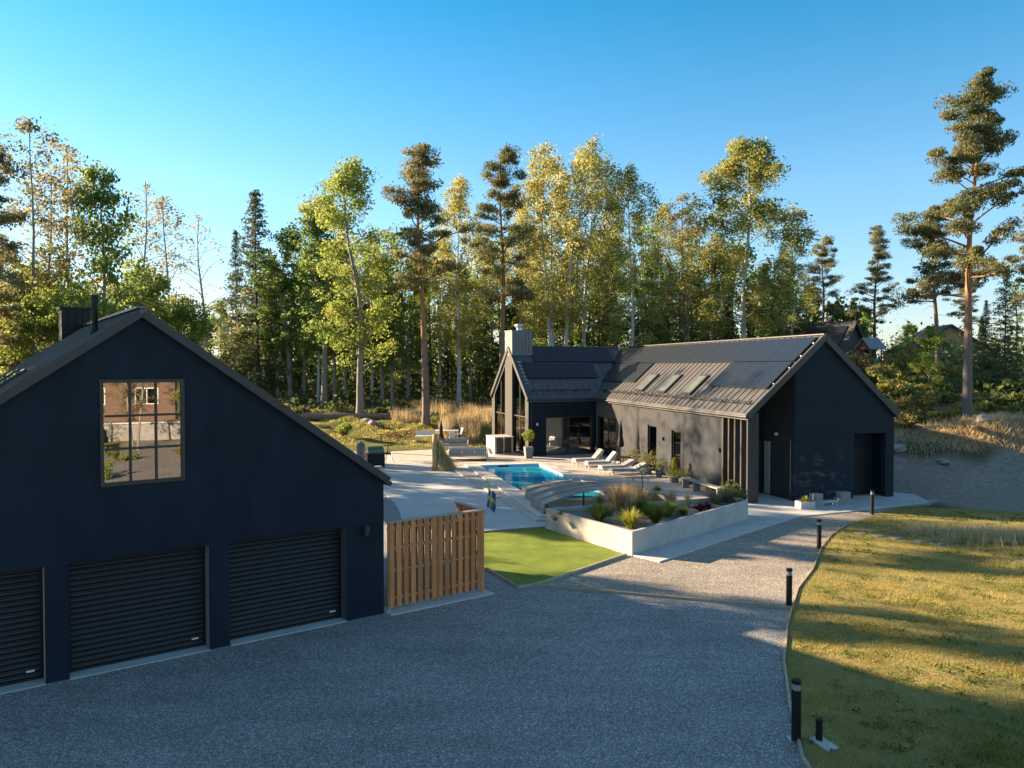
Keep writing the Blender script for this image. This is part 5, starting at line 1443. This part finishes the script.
def gpos(px, py, z):
    """ground point below a picture position"""
    d = Vector(((px - 512) / F_PX, 1, -(py - 384) / F_PX)); c_, s_ = math.cos(PITCH), math.sin(PITCH)
    d = Vector((d.x, d.y * c_ + d.z * s_, -d.y * s_ + d.z * c_)); t = (z - CAM_H) / d.z
    return d.x * t, d.y * t
for k, px, py, h, l in [('green', 599, 522, 1.0, 'fresh green arching grass left in the planter, nearest the turf'), ('lime', 630, 528, 1.1, 'lime-yellow leafy plant at the front corner of the planter'), ('green', 655, 523, 1.1, 'wide green grass clump right of the lime plant in the planter'),
                        ('green', 668, 517, .9, 'smaller green clump at the right of the wide green one'), ('rust', 620, 511, 1.15, 'tall rust-coloured grass behind the lime plant'), ('rust', 600, 506, .6, 'brown feathery grass below the pool cover'),
                        ('rust', 640, 508, .95, 'rusty grass at the back of the planter middle'), ('dry', 612, 505, .9, 'thin straw-coloured grass between the two brown grasses'), ('dry', 688, 508, .7, 'sparse dry grass in the right half of the planter'),
                        ('purple', 700, 511, 1.1, 'low dark purple plant near the front wall of the planter'), ('purple', 707, 509, .9, 'second low purple plant, right beside the first'), ('grey', 716, 504, 1.0, 'grey-green plant left of the two at the planter end'),
                        ('grey', 727, 502, 1.1, 'grey-green plant second from the right end of the planter'), ('green', 737, 500, .7, 'small green plant at the right end of the planter'), ('rust', 655, 504, .6, 'short brown grass right at the back edge of the planter'), ('grey', 562, 516, .45, 'small creeping plant at the left end of the planter'), ('dry', 630, 513, 1.0, 'tall straw-coloured grass directly behind the lime plant'), ('green', 643, 514, .8, 'mid-green grass between the rusty grasses and the wide green clump'), ('rust', 628, 504, .9, 'rusty grass at the back rim left of the sapling'), ('rust', 610, 516, .6, 'short reddish grass between the nearest green grass and the lime plant'), ('dry', 672, 506, .8, 'pale dry grass at the back rim right of the sapling'), ('green', 683, 515, .5, 'small green tuft near the front wall left of the purple plants')]:
    x, y = gpos(px, py, .66); clump(k, x, y, .64, h * 1.2, l)
# trailing plant over the planter wall
x, y = gpos(564, 522, .75)
x, y = GF(9.08, 4.3)[:2]
clump('grey', x - .06, y - .02, .55, .5, 'straggly plant hanging over the left wall of the planter', 'trailing_plant')
# stones in the bed
for i, (px, py, s) in enumerate(((648, 513, .16), (676, 513, .2), (690, 514, .14), (664, 507, .17), (612, 520, .15))):
    x, y = gpos(px, py, .66); rock(x, y, (s * 1.3, s, s * .8), ['small round stone beside the rusty grass in the planter', 'larger grey stone in the middle of the planter', 'small pale stone near the purple plants', 'flat stone at the back rim of the planter', 'stone between green grass and lime plant'][i], 50 + i, z=.66)
# thin staked sapling
st = thing('sapling', 'thin dark-stemmed sapling standing at the back of the planter', 'sapling', (*gpos(642, 503, .66), .64), 0)
mb = MB(); mb.tube([(0, 0, 0), (.02, .01, .7), (.0, .02, 1.35)], [.03, .025, .015], 6); mb.build('trunk', M['bark_dark'], st)
rg = np.random.default_rng(3); me = leaf_mesh('crown', rg.normal(size=(60, 3)) * np.array([.22, .22, .3]) + np.array([0, 0, 1.3]), .09, M['leaf_bush'], .6, 0, rg); o = bpy.data.objects.new('crown', me); C.objects.link(o); o.parent = st

# ------------------------------------------------------------------ pool cover: three telescoping arched hoods
def hood(v0, v1, hgt, uw, label, window=False):
    o = thing('pool_cover', label, 'pool cover', (HF.x, HF.y, .213), HF.rz, 'telescoping pool cover hoods')
    uc = -6.82; n = 22; hw = uw / 2
    def prof(t):  # low side wall, then a flat arc
        return (uc + hw * t, hgt * (.40 + .60 * (1 - abs(t) ** 2.1)))
    n = 20
    P = [(uc - hw, 0)] + [prof(-1 + 2 * i / (n - 2)) for i in range(n - 1)] + [(uc + hw, 0)]
    mb = MB()
    b = len(mb.v)
    for v in (v0, v1): mb.v += [(a, v, c) for a, c in P]
    for i in range(n): mb.f.append((b + i, b + i + 1, b + n + 2 + i, b + n + 1 + i)); mb.m.append(0)
    sh_ = mb.build('sheet', M['glass_poly'], o, fix=False); sd2 = sh_.modifiers.new('t', 'SOLIDIFY'); sd2.thickness = .012
    for v in (v0, (v0 + v1) / 2, v1):
        mb = MB(); mb.tube([(a, v, c + .012) for a, c in P], .028, 6); mb.build('rib', m_alu, o)
    for s_ in (0, n):
        mb = MB(); mb.b2(P[s_][0] - .035, P[s_][0] + .035, v0, v1, .0, .07); mb.build('base_rail', m_alu, o)
    for a_ in (1, 5, 10, 15, 19):
        mb = MB(); mb.tube([(P[a_][0], v0, P[a_][1] + .02), (P[a_][0], v1, P[a_][1] + .02)], .016, 6); mb.build('purlin', m_alu, o)
    if window:
        mb = MB(); mb.b2(P[0][0], P[n][0], v0 - .02, v0 + .02, .0, .09)
        for t in (-.96, -.42, .0, .42, .96):
            a, c = prof(t); mb.b2(a - .03, a + .03, v0 - .02, v0 + .02, .09, c)
        mb.build('end_frame', M['frame_dark'], o)
    return o
m_alu = mat_simple('grey_aluminium', (.30, .285, .27), .45, .3, .08, 4)
hood(-.85, 1.05, .90, 5.85, 'front hood of the pool cover with open end towards the planter', True)
hood(1.1, 3.0, .70, 5.3, 'middle hood of the telescoping pool cover')
hood(3.05, 4.75, .50, 4.75, 'rear hood of the pool cover, nearest the open water')

# ------------------------------------------------------------------ loungers
DZ = .12
lg0 = thing('sun_lounger', 'x', 'sun lounger', (0, 0, DZ), 0, 'sun loungers between pool and house')
mb = MB()
for s_ in (-1, 1): mb.bar((-1.0, s_ * .33, .30), (1.0, s_ * .33, .30), .045, .06)
for x_ in (-1.0, -.35, .3, 1.0): mb.bar((x_, -.33, .30), (x_, .33, .30), .04, .05)
mb.build('frame', M['white_frame'], lg0)
for x_ in (-.93, .85):
    for s_ in (-1, 1):
        mb = MB(); mb.b2(x_ - .025, x_ + .025, s_ * .33 - .025, s_ * .33 + .025, 0, .27); mb.build('leg', M['white_frame'], lg0)
mb = MB(); mb.b2(-1.0, .30, -.32, .32, .335, .465); mb.build('mattress', M['cushion'], lg0, bevel=.03)
def lounger_back(parent, ang):
    mb = MB(); Mx = Matrix.Translation((.30, 0, .38)) @ Matrix.Rotation(-ang, 4, 'Y')
    mb.box((.40, 0, .0), (.80, .64, .13), M=Mx); mb.build('back_cushion', M['cushion'], parent, bevel=.03)
    mb = MB(); mb.box((.40, 0, -.07), (.78, .66, .035), M=Mx); mb.bar(Mx @ Vector((.6, .25, -.09)), (.75, .25, .31), .03, .03); mb.bar(Mx @ Vector((.6, -.25, -.09)), (.75, -.25, .31), .03, .03); mb.build('back_frame', M['white_frame'], parent)
spots = [((-2.55, 13.7), .85, 'grey cushioned lounger farthest from the planter, by the glazed corner'), ((-2.25, 12.2), .85, 'grey cushioned lounger second from the glazed house corner'), ((-2.15, 10.2), .42, 'white lounger with low back, third from the glazed corner'), ((-2.05, 8.8), .42, 'white low-backed lounger nearest the wooden bench')]
for i, ((u, v), an, l) in enumerate(spots):
    p = HF(u, v, DZ)
    o = lg0 if i == 0 else None
    if i == 0:
        lg = lg0
    else:
        lg = lg0.copy(); C.objects.link(lg)
        for ch in [c for c in lg0.children if not c.name.startswith('back')]:
            c = ch.copy(); C.objects.link(c); c.parent = lg
    lg.location = p; lg.rotation_euler = (0, 0, HF.rz + R([3, -2, 2, -3][i])); lg['label'] = l
    lounger_back(lg, an)

# parasols
def parasol(x, y, z, h, label):
    o = thing('parasol', label, 'parasol', (x, y, z), 0)
    mb = MB(); mb.lathe((0, 0, 0), [(.26, 0), (.26, .06), (.05, .09), (.04, .3)], 16); mb.build('base', M['black_metal'], o)
    mb = MB(); mb.tube([(0, 0, .05), (0, 0, h)], .024, 10); mb.lathe((0, 0, h), [(.02, 0), (.035, .03), (.0, .07)], 8); mb.build('pole', M['black_metal'], o)
    mb = MB(); n = 20; prof = [(.07, h * .42), (.19, h * .45), (.17, h * .55), (.10, h * .68), (.12, h * .72), (.09, h * .86), (.03, h * .985)]
    b = len(mb.v)
    for r, z_ in prof:
        for k in range(n):
            t = 2 * math.pi * k / n; rr = r * (1 + .22 * (k % 2) - .1)
            mb.v.append((rr * math.cos(t), rr * math.sin(t), z_))
    for i in range(len(prof) - 1):
        for k in range(n): a = b + i * n + k; d = b + i * n + (k + 1) % n; mb.f.append((a, d, d + n, a + n)); mb.m.append(0)
    cn = mb.build('canopy', M['dark_fabric'], o, smooth=True)
    mb = MB(); mb.lathe((0, 0, h * .69), [(.125, 0), (.13, .02), (.125, .04)], 14); mb.build('strap', M['black_metal'], cn)
p = HF(-.75, 13.0, DZ); parasol(p.x, p.y, p.z, 2.75, 'closed dark parasol by the house wall behind the loungers')
x, y = at(441, 0, 52.5); parasol(x, y, .10, 2.35, 'closed dark parasol behind the wooden post with straw')

# bench by the wall
def bench(p, rz, L, label):
    o = thing('wooden_bench', label, 'bench', p, rz)
    mb = MB(); mb.b2(-L / 2, L / 2, -.20, .20, .45, .51); mb.build('seat', M['grey_wood'], o, bevel=.006)
    for k in range(4):
        x_ = -L / 2 + .08 + (L - .16) * k / 3
        mb = MB(); mb.b2(x_ - .05, x_ + .05, -.18, .18, 0, .448); mb.build('leg', M['grey_wood'], o, bevel=.006)
p = HF(-.75, 2.75, DZ); bench(p, HF.rz + math.pi / 2, 3.6, 'long low wooden bench along the house wall near the porch fins')
# pots along the wall
def pot_plant(x, y, z, w, h, label, ph, kind='cone', leaf='leaf_lime', square=True):
    o = thing('potted_plant', label, 'potted plant', (x, y, z), HF.rz)
    mb = MB()
    if square:
        b = len(mb.v)
        for zz, k in ((0, .8), (h, 1.0)): mb.v += [(sx * w / 2 * k, sy * w / 2 * k, zz) for sx, sy in ((-1, -1), (1, -1), (1, 1), (-1, 1))]
        for q in ((3, 2, 1, 0), (4, 5, 6, 7), (0, 1, 5, 4), (1, 2, 6, 5), (2, 3, 7, 6), (3, 0, 4, 7)): mb.f.append(q); mb.m.append(0)
    else: mb.lathe((0, 0, 0), [(w * .36, 0), (w * .46, h * .6), (w * .5, h), (w * .44, h)], 18)
    mb.build('pot', M['pot_grey'], o, bevel=.01)
    rg = np.random.default_rng(int(x * 100) % 997)
    if kind == 'cone': n = 700; t = rg.uniform(0, 1, n); a = rg.uniform(0, 6.28, n); r_ = (1 - t * .85) * w * .62 * np.sqrt(rg.uniform(.2, 1, n)); P = np.stack([r_ * np.cos(a), r_ * np.sin(a), h + t * ph], 1); sz = .09
    elif kind == 'ball': n = 500; q = rg.normal(size=(n, 3)); q /= np.linalg.norm(q, axis=1, keepdims=True); P = q * (rg.uniform(.3, 1, (n, 1)) ** .5) * w * .8 + np.array([0, 0, h + ph]); sz = .12
    else: n = 300; P = rg.normal(size=(n, 3)) * np.array([w * .5, w * .5, ph * .3]) + np.array([0, 0, h + ph * .5]); sz = .11
    me = leaf_mesh('foliage', P, sz, M[leaf], .5, .4, rg); c = bpy.data.objects.new('foliage', me); C.objects.link(c); c.parent = o
    if kind == 'ball':
        mb = MB(); mb.tube([(0, 0, h * .9), (.02, 0, h + ph)], .025, 6); mb.build('stem', M['bark_dark'], o)
    return o
p = HF(-.55, 6.15, DZ); pot_plant(p.x, p.y, p.z, .6, .3, 'yellow-green conical shrub in a low pot at the left end of the bench', 1.0, square=False)
p = WF(-5.25, -.75, DZ); pot_plant(p.x, p.y, p.z, .55, .75, 'small bright tree in a tall grey pot at the glazed gable corner', .75, 'ball', 'leaf_lime')
for i, (u, v, w, h, ph, lf_, l) in enumerate(((-.5, 11.6, .5, .4, .8, 'leaf_bush', 'leafy grey-green pot plant right of the closed parasol'), (-.6, 9.4, .55, .35, .9, 'leaf_bush', 'airy pot plant between the two narrow windows'), (-.45, 8.2, .4, .35, .6, 'leaf_dark', 'dark pot plant under the wall lamp between the windows'), (-.4, 5.4, .45, .3, .45, 'leaf_dark', 'low dark pot plant behind the bench'), (-.45, .75, .4, .3, .5, 'leaf_dark', 'dark pot plant at the right end of the bench'))):
    p = HF(u, v, DZ); pot_plant(p.x, p.y, p.z, w, h, l, ph, 'loose', lf_, square=False)
p = HF(-2.9, 3.2, DZ); clump('lime', p.x, p.y, p.z, .75, 'small yellow-green plant growing from the deck before the bench', 'deck_plant')
# round side table with chairs near parasol
ct = thing('garden_table', 'small round dark table beside the closed parasol', 'table', HF(-1.1, 11.6, DZ), 0)
mb = MB(); mb.lathe((0, 0, .70), [(.4, 0), (.42, .015), (.42, .035), (.0, .036)], 20); mb.build('tabletop', M['black_metal'], ct)
for k in range(3):
    mb = MB(); a = k * 2.09; mb.tube([(.08 * math.cos(a), .08 * math.sin(a), .7), (.32 * math.cos(a), .32 * math.sin(a), 0)], .016, 6); mb.build('leg', M['black_metal'], ct)

# ------------------------------------------------------------------ sofas, cabinet, far table
def sofa(p, rz, L, label):
    o = thing('garden_sofa', label, 'sofa', p, rz)
    mb = MB(); mb.b2(-L / 2, L / 2, -.38, .38, .20, .27); mb.build('frame', M['white_frame'], o)
    for sx in (-1, 1):
        mb = MB(); mb.b2(sx * L / 2 - .03 * sx - .03, sx * L / 2 - .03 * sx + .03, -.38, .38, .271, .62); mb.build('armrest', M['white_frame'], o)
        for sy in (-1, 1):
            mb = MB(); mb.b2(sx * (L / 2 - .06) - .03, sx * (L / 2 - .06) + .03, sy * .33 - .03, sy * .33 + .03, 0, .198); mb.build('leg', M['white_frame'], o)
    mb = MB(); mb.b2(-L / 2 + .06, L / 2 - .06, .33, .37, .70, .75)
    for k in range(int(L / .12)): mb.b2(-L / 2 + .1 + k * .12, -L / 2 + .135 + k * .12, .335, .365, .271, .699)
    mb.build('back_frame', M['white_frame'], o)
    n_ = max(2, round(L / .8))
    for k in range(n_):
        a = -L / 2 + .08 + (L - .16) * k / n_; c = a + (L - .16) / n_ - .015
        mb = MB(); mb.b2(a, c, -.36, .20, .275, .42); mb.build('seat_cushion', M['cushion'], o, bevel=.03)
        mb = MB(); mb.b2(a, c, .20, .325, .43, .80); mb.build('back_cushion', M['cushion'], o, bevel=.03)
x, y = gpos(468, 459, DZ); sofa((x, y, DZ), math.pi + R(6), 2.6, 'white-framed sofa with grey cushions, its slatted back towards the pool')
x, y = gpos(452, 449, DZ); sofa((x, y, DZ), R(6), 2.4, 'white-framed grey sofa facing the pool, behind the other one')
lt = thing('low_table', 'low white slatted table between the two garden sofas', 'table', (*gpos(484, 453, DZ), DZ), R(5))
mb = MB()
for k in range(6): mb.b2(-.45 + k * .152, -.45 + k * .152 + .14, -.35, .35, .34, .375)
mb.build('tabletop', M['white_frame'], lt)
for sx in (-1, 1):
    for sy in (-1, 1):
        mb = MB(); mb.b2(sx * .4 - .025, sx * .4 + .025, sy * .3 - .025, sy * .3 + .025, 0, .338); mb.build('leg', M['white_frame'], lt)
tag(sheet('rug', [xy(HF(-11.0, 17.6)), xy(HF(-8.2, 17.2)), xy(HF(-8.0, 18.5)), xy(HF(-10.8, 18.9))], DZ + .004, DZ + .014, M['dark_fabric'], 'r', 'rug', kind='thing'), 'dark flat mat on the deck before the garden sofa', 'mat')
cb = thing('garden_cabinet', 'stone-sided outdoor cabinet with dark doors against the glazed gable', 'cabinet', WF(-6.0, 2.7, DZ), WF.rz)
mb = MB(); mb.b2(-.75, -.62, -.9, .9, 0, 1.15); mb.b2(-.62, .62, -.9, -.83, 0, .0 + .06); mb.b2(-.77, .65, -.93, .93, 1.152, 1.22); mb.b2(.5, .62, -.9, .9, .061, 1.15); mb.build('body', M['planter_wall'], cb)
mb = MB(); mb.b2(-.60, -.05, -.86, -.82, .07, 1.13); mb.build('door', M['frame_dark'], cb); mb = MB(); mb.b2(-.03, .49, -.86, -.82, .07, 1.13); mb.build('door', M['frame_dark'], cb)
st_ = sheet('cabinet_step', [xy(WF(-7.1, 1.2)), xy(WF(-5.05, 1.2)), xy(WF(-5.05, 4.2)), xy(WF(-7.1, 4.2))], DZ + .003, DZ + .02, M['coping'], 'pale stone slab under the outdoor cabinet', 'slab')
st_['kind'] = 'structure'
def chair(p, rz, label):
    o = thing('garden_chair', label, 'chair', p, rz, 'white garden chairs on the back lawn')
    mb = MB(); mb.b2(-.24, .24, -.24, .24, .42, .46); mb.build('seat', M['white_plastic'], o, bevel=.01)
    mb = MB(); Mx = Matrix.Translation((0, .22, .46)) @ Matrix.Rotation(-.22, 4, 'X'); mb.box((0, 0, .24), (.46, .03, .48), M=Mx); mb.build('backrest', M['white_plastic'], o, bevel=.01)
    for sx in (-1, 1):
        for sy in (-1, 1): mb = MB(); mb.bar((sx * .2, sy * .2, .43), (sx * .23, sy * .24, 0), .035, .035); mb.build('leg', M['white_plastic'], o)
    return o
def gz(px, Y): x, y = at(px, 0, Y); return (x, y, tz(x, y))
ft = thing('garden_table', 'white garden table on the back lawn right of the wooden post', 'table', gz(447, 60), R(8))
mb = MB(); mb.b2(-.9, .9, -.42, .42, .70, .74); mb.build('tabletop', M['white_plastic'], ft, bevel=.01)
for sx in (-1, 1):
    for sy in (-1, 1): mb = MB(); mb.b2(sx * .8 - .03, sx * .8 + .03, sy * .34 - .03, sy * .34 + .03, -.03, .699); mb.build('leg', M['white_plastic'], ft)
for px, Y, rz, l in ((458.5, 60.2, -1.2, 'white chair right of the white garden table'), (446, 61.0, .1, 'white chair behind the white garden table'), (452, 59.1, 3.3, 'white chair in front of the white garden table')): chair(gz(px, Y), rz, l)
ft2 = thing('garden_bench', 'white two-seat garden bench left of the wooden post', 'bench', gz(425, 59.5), R(185))
mb = MB(); mb.b2(-.75, .75, -.25, .25, .40, .45); mb.build('seat', M['white_plastic'], ft2)
mb = MB(); mb.b2(-.75, .75, .23, .27, .50, .86); mb.build('backrest', M['white_plastic'], ft2)
for sx in (-1, 1): mb = MB(); mb.b2(sx * .7 - .04, sx * .7 + .04, -.24, .24, -.02, .399); mb.build('leg', M['white_plastic'], ft2)
bb = thing('low_rail', 'low wooden rail on posts at the far edge of the patio', 'rail', gz(389, 59.5), R(4))
mb = MB(); mb.b2(-.95, .95, -.05, .05, .52, .60); mb.build('beam', M['fence_wood'], bb)
for x_ in (-.6, .65): mb = MB(); mb.b2(x_ - .05, x_ + .05, -.05, .05, -.1, .519); mb.build('post', M['fence_wood'], bb)
ps = thing('wooden_stake', 'pale wooden stake on the back lawn left of the white bench', 'stake', gz(413, 60), 0)
mb = MB(); mb.b2(-.06, .06, -.06, .06, -.1, .95); mb.build('post', M['fence_wood'], ps)

# wooden post with straw skirt
tp = thing('log_post', 'thick upright log with straw leaning against its right side on the patio', 'log post', (*gpos(435, 470, .03), .03), 0)
mb = MB(); mb.tube([(0, 0, 0), (.02, 0, .7), (-.01, .01, 1.5), (.02, 0, 2.15)], [.19, .175, .165, .15], 12); mb.build('log', mat_wood('peeled_log', (.42, .27, .11), (.58, .40, .18), stretch=(3, 3, .5)), tp, smooth=True)
rg = np.random.default_rng(8); n = 1300
t = rg.uniform(0, 1, n); a = rg.uniform(-1.5, 1.2, n)
topp = np.stack([.26 + .07 * rg.normal(size=n), .13 * rg.normal(size=n), 1.15 + .28 * rg.normal(size=n)], 1)
bot = np.stack([.36 + .85 * t + .10 * rg.normal(size=n), np.sin(a) * .5 + .08 * rg.normal(size=n), np.abs(.02 + (rg.uniform(0, 1, n) ** 3) * .7 * t)], 1)
s_ = np.stack([.008 * np.cos(a * 3), .008 * np.sin(a * 3 + 1) + .006, np.zeros(n)], 1)
V = np.stack([topp - s_, topp + s_, bot + s_, bot - s_], 1).reshape(-1, 3)
me = bpy.data.meshes.new('straw'); me.from_pydata(V.tolist(), [], [(4 * i, 4 * i + 1, 4 * i + 2, 4 * i + 3) for i in range(n)]); me.materials.append(M['straw']); o = bpy.data.objects.new('straw', me); C.objects.link(o); o.parent = tp

# grill corner
gp = gpos(375, 467, .03)
gr = thing('garden_grill', 'black kettle-lidded garden grill with green side panel on the patio', 'grill', (*gp, .03), R(25))
mb = MB(); mb.b2(-.55, .55, -.28, .28, .10, .78); mb.build('cabinet', M['black_metal'], gr, bevel=.01)
mb = MB(); mb.b2(-.62, .95, -.30, .30, .782, .84); mb.build('side_shelf', M['black_metal'], gr)
mb = MB()
pr = [(-.30, .842), (-.30, 1.0), (-.18, 1.2), (.05, 1.28), (.28, 1.15), (.30, .842)]
mb.slab(pr, [], 1.0, lambda a_, c_, w_: (w_ - .5, a_, c_)); mb.build('lid', mat_simple('green_lid', (.05, .10, .06), .4, 0, .2, 4), gr, bevel=.02)
mb = MB(); mb.tube([(-.4, -.36, 1.02), (.4, -.36, 1.02)], .018, 8); mb.build('handle', M['steel'], gr)
for sx in (-1, 1):
    mb = MB(); mb.tube([(sx * .48, -.30, .08), (sx * .48, .30, .08)], .08, 12); mb.build('wheel', M['black_metal'], gr)
tr_ = thing('tripod_stand', 'thin black tripod stand right of the grill', 'tripod', (*gpos(388, 463, .03), .03), .3)
mb = MB(); mb.tube([(0, 0, .85), (0, 0, 1.1)], .03, 8); mb.b2(-.3, .3, -.2, .2, 1.1, 1.13); mb.build('tray', M['black_metal'], tr_)
for k in range(3): a = k * 2.09; mb = MB(); mb.tube([(0, 0, .9), (.4 * math.cos(a), .4 * math.sin(a), 0)], .015, 6); mb.build('leg', M['black_metal'], tr_)
sm = thing('smoker_barrel', 'upright dark smoker barrel left of the grill', 'smoker', (*gpos(361, 463, .03), .03), 0)
mb = MB(); mb.lathe((0, 0, .12), [(.26, 0), (.28, .1), (.28, 1.0), (.2, 1.15), (.04, 1.22), (.04, 1.3)], 18); mb.build('barrel', mat_simple('smoker_steel', (.14, .13, .14), .5, .2, .2, 4), sm)
for k in range(3): a = k * 2.09 + .4; mb = MB(); mb.tube([(.2 * math.cos(a), .2 * math.sin(a), .2), (.27 * math.cos(a), .27 * math.sin(a), 0)], .02, 6); mb.build('leg', M['black_metal'], sm)
ws = thing('plank_stack', 'stack of pale sawn planks lying on the patio before the grill', 'planks', (*gpos(366, 472, .03), .03), R(-38))
for k in range(3):
    for j in range(4):
        mb = MB(); mb.b2(-1.1 + .05 * k, 1.1 - .07 * j, -.34 + j * .17, -.34 + j * .17 + .15, k * .065, k * .065 + .06); mb.build('plank', M['grey_wood'], ws)

# ------------------------------------------------------------------ by the gable
def block(px, py, sx, sy, sz, rz, label):
    x, y = gpos(px, py, .05); o = thing('concrete_block_seat', label, 'concrete block', (x, y, .05), rz)
    mb = MB(); mb.b2(-sx / 2, sx / 2, -sy / 2, sy / 2, 0, sz * .55); mb.build('base', M['block_concrete'], o, bevel=.012)
    mb = MB(); mb.b2(-sx / 2 + .12, sx / 2, -sy / 2, sy / 2, sz * .552, sz); mb.build('top_block', M['block_concrete'], o, bevel=.012)
block(815, 506, .55, .4, .55, HF.rz + .2, 'grey concrete block stool standing left before the dark gable')
block(842, 504, .6, .4, .55, HF.rz - .1, 'grey concrete block stool right before the dark gable, by the door recess')
x, y = gpos(805, 508, .05)
tr0 = thing('concrete_trough', 'low square concrete trough with green plants left of the block stools', 'planter', (x, y, .05), HF.rz)
mb = MB(); mb.slab([(-.35, -.22), (.35, -.22), (.35, .22), (-.35, .22)], [[(-.29, -.16), (.29, -.16), (.29, .16), (-.29, .16)]], .3, lambda a_, c_, w_: (a_, c_, w_)); mb.build('wall', M['concrete'], tr0); mb = MB(); mb.b2(-.28, .28, -.15, .15, 0, .25); mb.build('soil_bed', M['soil'], tr0)
clump('lime', x, y, .29, .55, 'yellow-green plant in the low concrete trough', 'trough_plant')
x, y = gpos(828, 505, .05); pk = MB(); pk.b2(-.45, .45, -.15, .15, .14, .2); pk.b2(-.4, -.3, -.14, .14, 0, .139); pk.b2(.3, .4, -.14, .14, 0, .139)
o = pk.build('slab_bench', M['concrete']); o.location = (x, y, .05); o.rotation_euler = (0, 0, HF.rz); tag(o, 'low slab bridging the ground between the two block stools', 'bench')
x, y = gpos(797, 505, .05); o = MB(); o.lathe((0, 0, 0), [(.06, 0), (.07, .1), (.05, .2), (.02, .24)], 12); o = o.build('ground_light', M['white_plastic']); o.location = (x, y, .05); tag(o, 'tiny pale ground light at the corner of the dark gable', 'light')

# ------------------------------------------------------------------ bollard lights
bl0 = thing('bollard_light', 'x', 'bollard', (0, 0, 0), 0, 'bollard lights along the lawn edge')
mb = MB(); mb.lathe((0, 0, 0), [(.075, .012), (.075, .82), (.072, .83)], 18); mb.build('post', M['black_metal'], bl0)
mb = MB(); mb.b2(-.13, .13, -.13, .13, 0, .012); mb.build('base_plate', M['steel'], bl0)
mb = MB(); mb.lathe((0, 0, 0), [(.066, .83), (.066, .93)], 18); mb.build('lens', mat_simple('frosted_lens', (.26, .26, .25), .35, 0, .03, 5), bl0)
mb = MB(); mb.lathe((0, 0, 0), [(.078, .93), (.078, .985), (.07, 1.0), (.0, 1.003)], 18); mb.build('cap', M['black_metal'], bl0)
for i, (px, py, l, sc_, z) in enumerate(((796, 740, 'black bollard light nearest the camera, low down beside the yard gravel', 1.02, .01), (789, 607, 'black bollard light where the yard meets the beige drive', 1.0, .012), (819, 549, 'black bollard light second farthest along the lawn edge', 1.0, .012), (872, 514, 'black bollard light farthest away, before the gable door recess', 1.0, .03))):
    o = bl0 if i == 0 else dup(bl0, (0, 0, 0)); x, y = gpos(px, py, z); o.location = (x, y, z); o.scale = (sc_,) * 3; o['label'] = l
x, y = gpos(819, 742, .03)
sb = thing('cable_post', 'short black cable post on a pale slab in the grass beside the nearest bollard', 'post', (x, y, .03), R(18))
mb = MB(); mb.lathe((0, 0, 0), [(.055, .04), (.055, .34), (.062, .345), (.062, .38), (.0, .385)], 14); mb.build('post', M['black_metal'], sb)
mb = MB(); mb.b2(-.09, .13, -.3, .12, -.02, .045); mb.build('slab', M['concrete'], sb, bevel=.01)
# stepping stones
for i, (px, py, w) in enumerate(((860, 533, .55), (878, 535.5, .6), (896, 537.5, .75), (917, 541, .6), (937, 543.5, .7), (976, 527.5, .9), (1022, 561, .6))):
    x, y = gpos(px, py, .04); mb = MB(); w *= .72; mb.slab([(-w / 2, -.17), (w / 2 - .06, -.2), (w / 2, .15), (-w / 2 + .08, .19)], [], .07, lambda a_, c_, w_: (a_, c_, w_)); o = mb.build('stepping_stone', M['block_concrete'], bevel=.012); o.location = (x, y, -.015); o.rotation_euler = (0, 0, R(15 + 7 * i))
    tag(o, ['flat pale stepping stone in the lawn, first of the row from the drive', 'flat stepping stone in the lawn, second of the row from the drive', 'longest stepping stone of the row in the lawn', 'stepping stone in the lawn, fourth of the row from the drive', 'stepping stone at the right end of the row, by the tall dry grass', 'lone pale stone in the green grass near the dark earth', 'lone stone in the lawn at the right edge of the photo'][i], 'stepping stone', 'stepping stones in the lawn')

# ------------------------------------------------------------------ seen through the glass of the wing
dt = thing('dining_table', 'pale wooden dining table inside, behind the left sliding pane', 'table', WF(-2.9, 2.3, .11), WF.rz)
mb = MB(); mb.b2(-.8, .8, -.42, .42, .71, .75); mb.build('tabletop', M['grey_wood'], dt)
for sx in (-1, 1):
    for sy in (-1, 1): mb = MB(); mb.b2(sx * .7 - .03, sx * .7 + .03, sy * .34 - .03, sy * .34 + .03, 0, .709); mb.build('leg', M['white_frame'], dt)
for u, v, rz, l in ((-3.2, 1.55, math.pi, 'white chair inside at the near side of the dining table'), (-2.4, 1.6, math.pi - .3, 'white chair inside close to the door frame')):
    c = chair(WF(u, v, .11), WF.rz + rz, l); c['group'] = 'dining chairs inside the wing'
sf = sofa(WF(-.6, 4.6, .11), WF.rz + math.pi * .5, 2.2, 'grey sofa inside, seen through the right sliding pane')
cb2 = thing('sideboard', 'low pale sideboard inside behind the right sliding pane', 'sideboard', WF(-.9, 2.3, .11), WF.rz)
mb = MB(); mb.b2(-.7, .7, -.22, .22, .08, .62); mb.build('body', M['interior_white'], cb2, bevel=.005)
for k in (-1, 0, 1): mb = MB(); mb.b2(k * .46 - .21, k * .46 + .21, -.235, -.221, .11, .59); mb.build('door', M['grey_wood'], cb2)
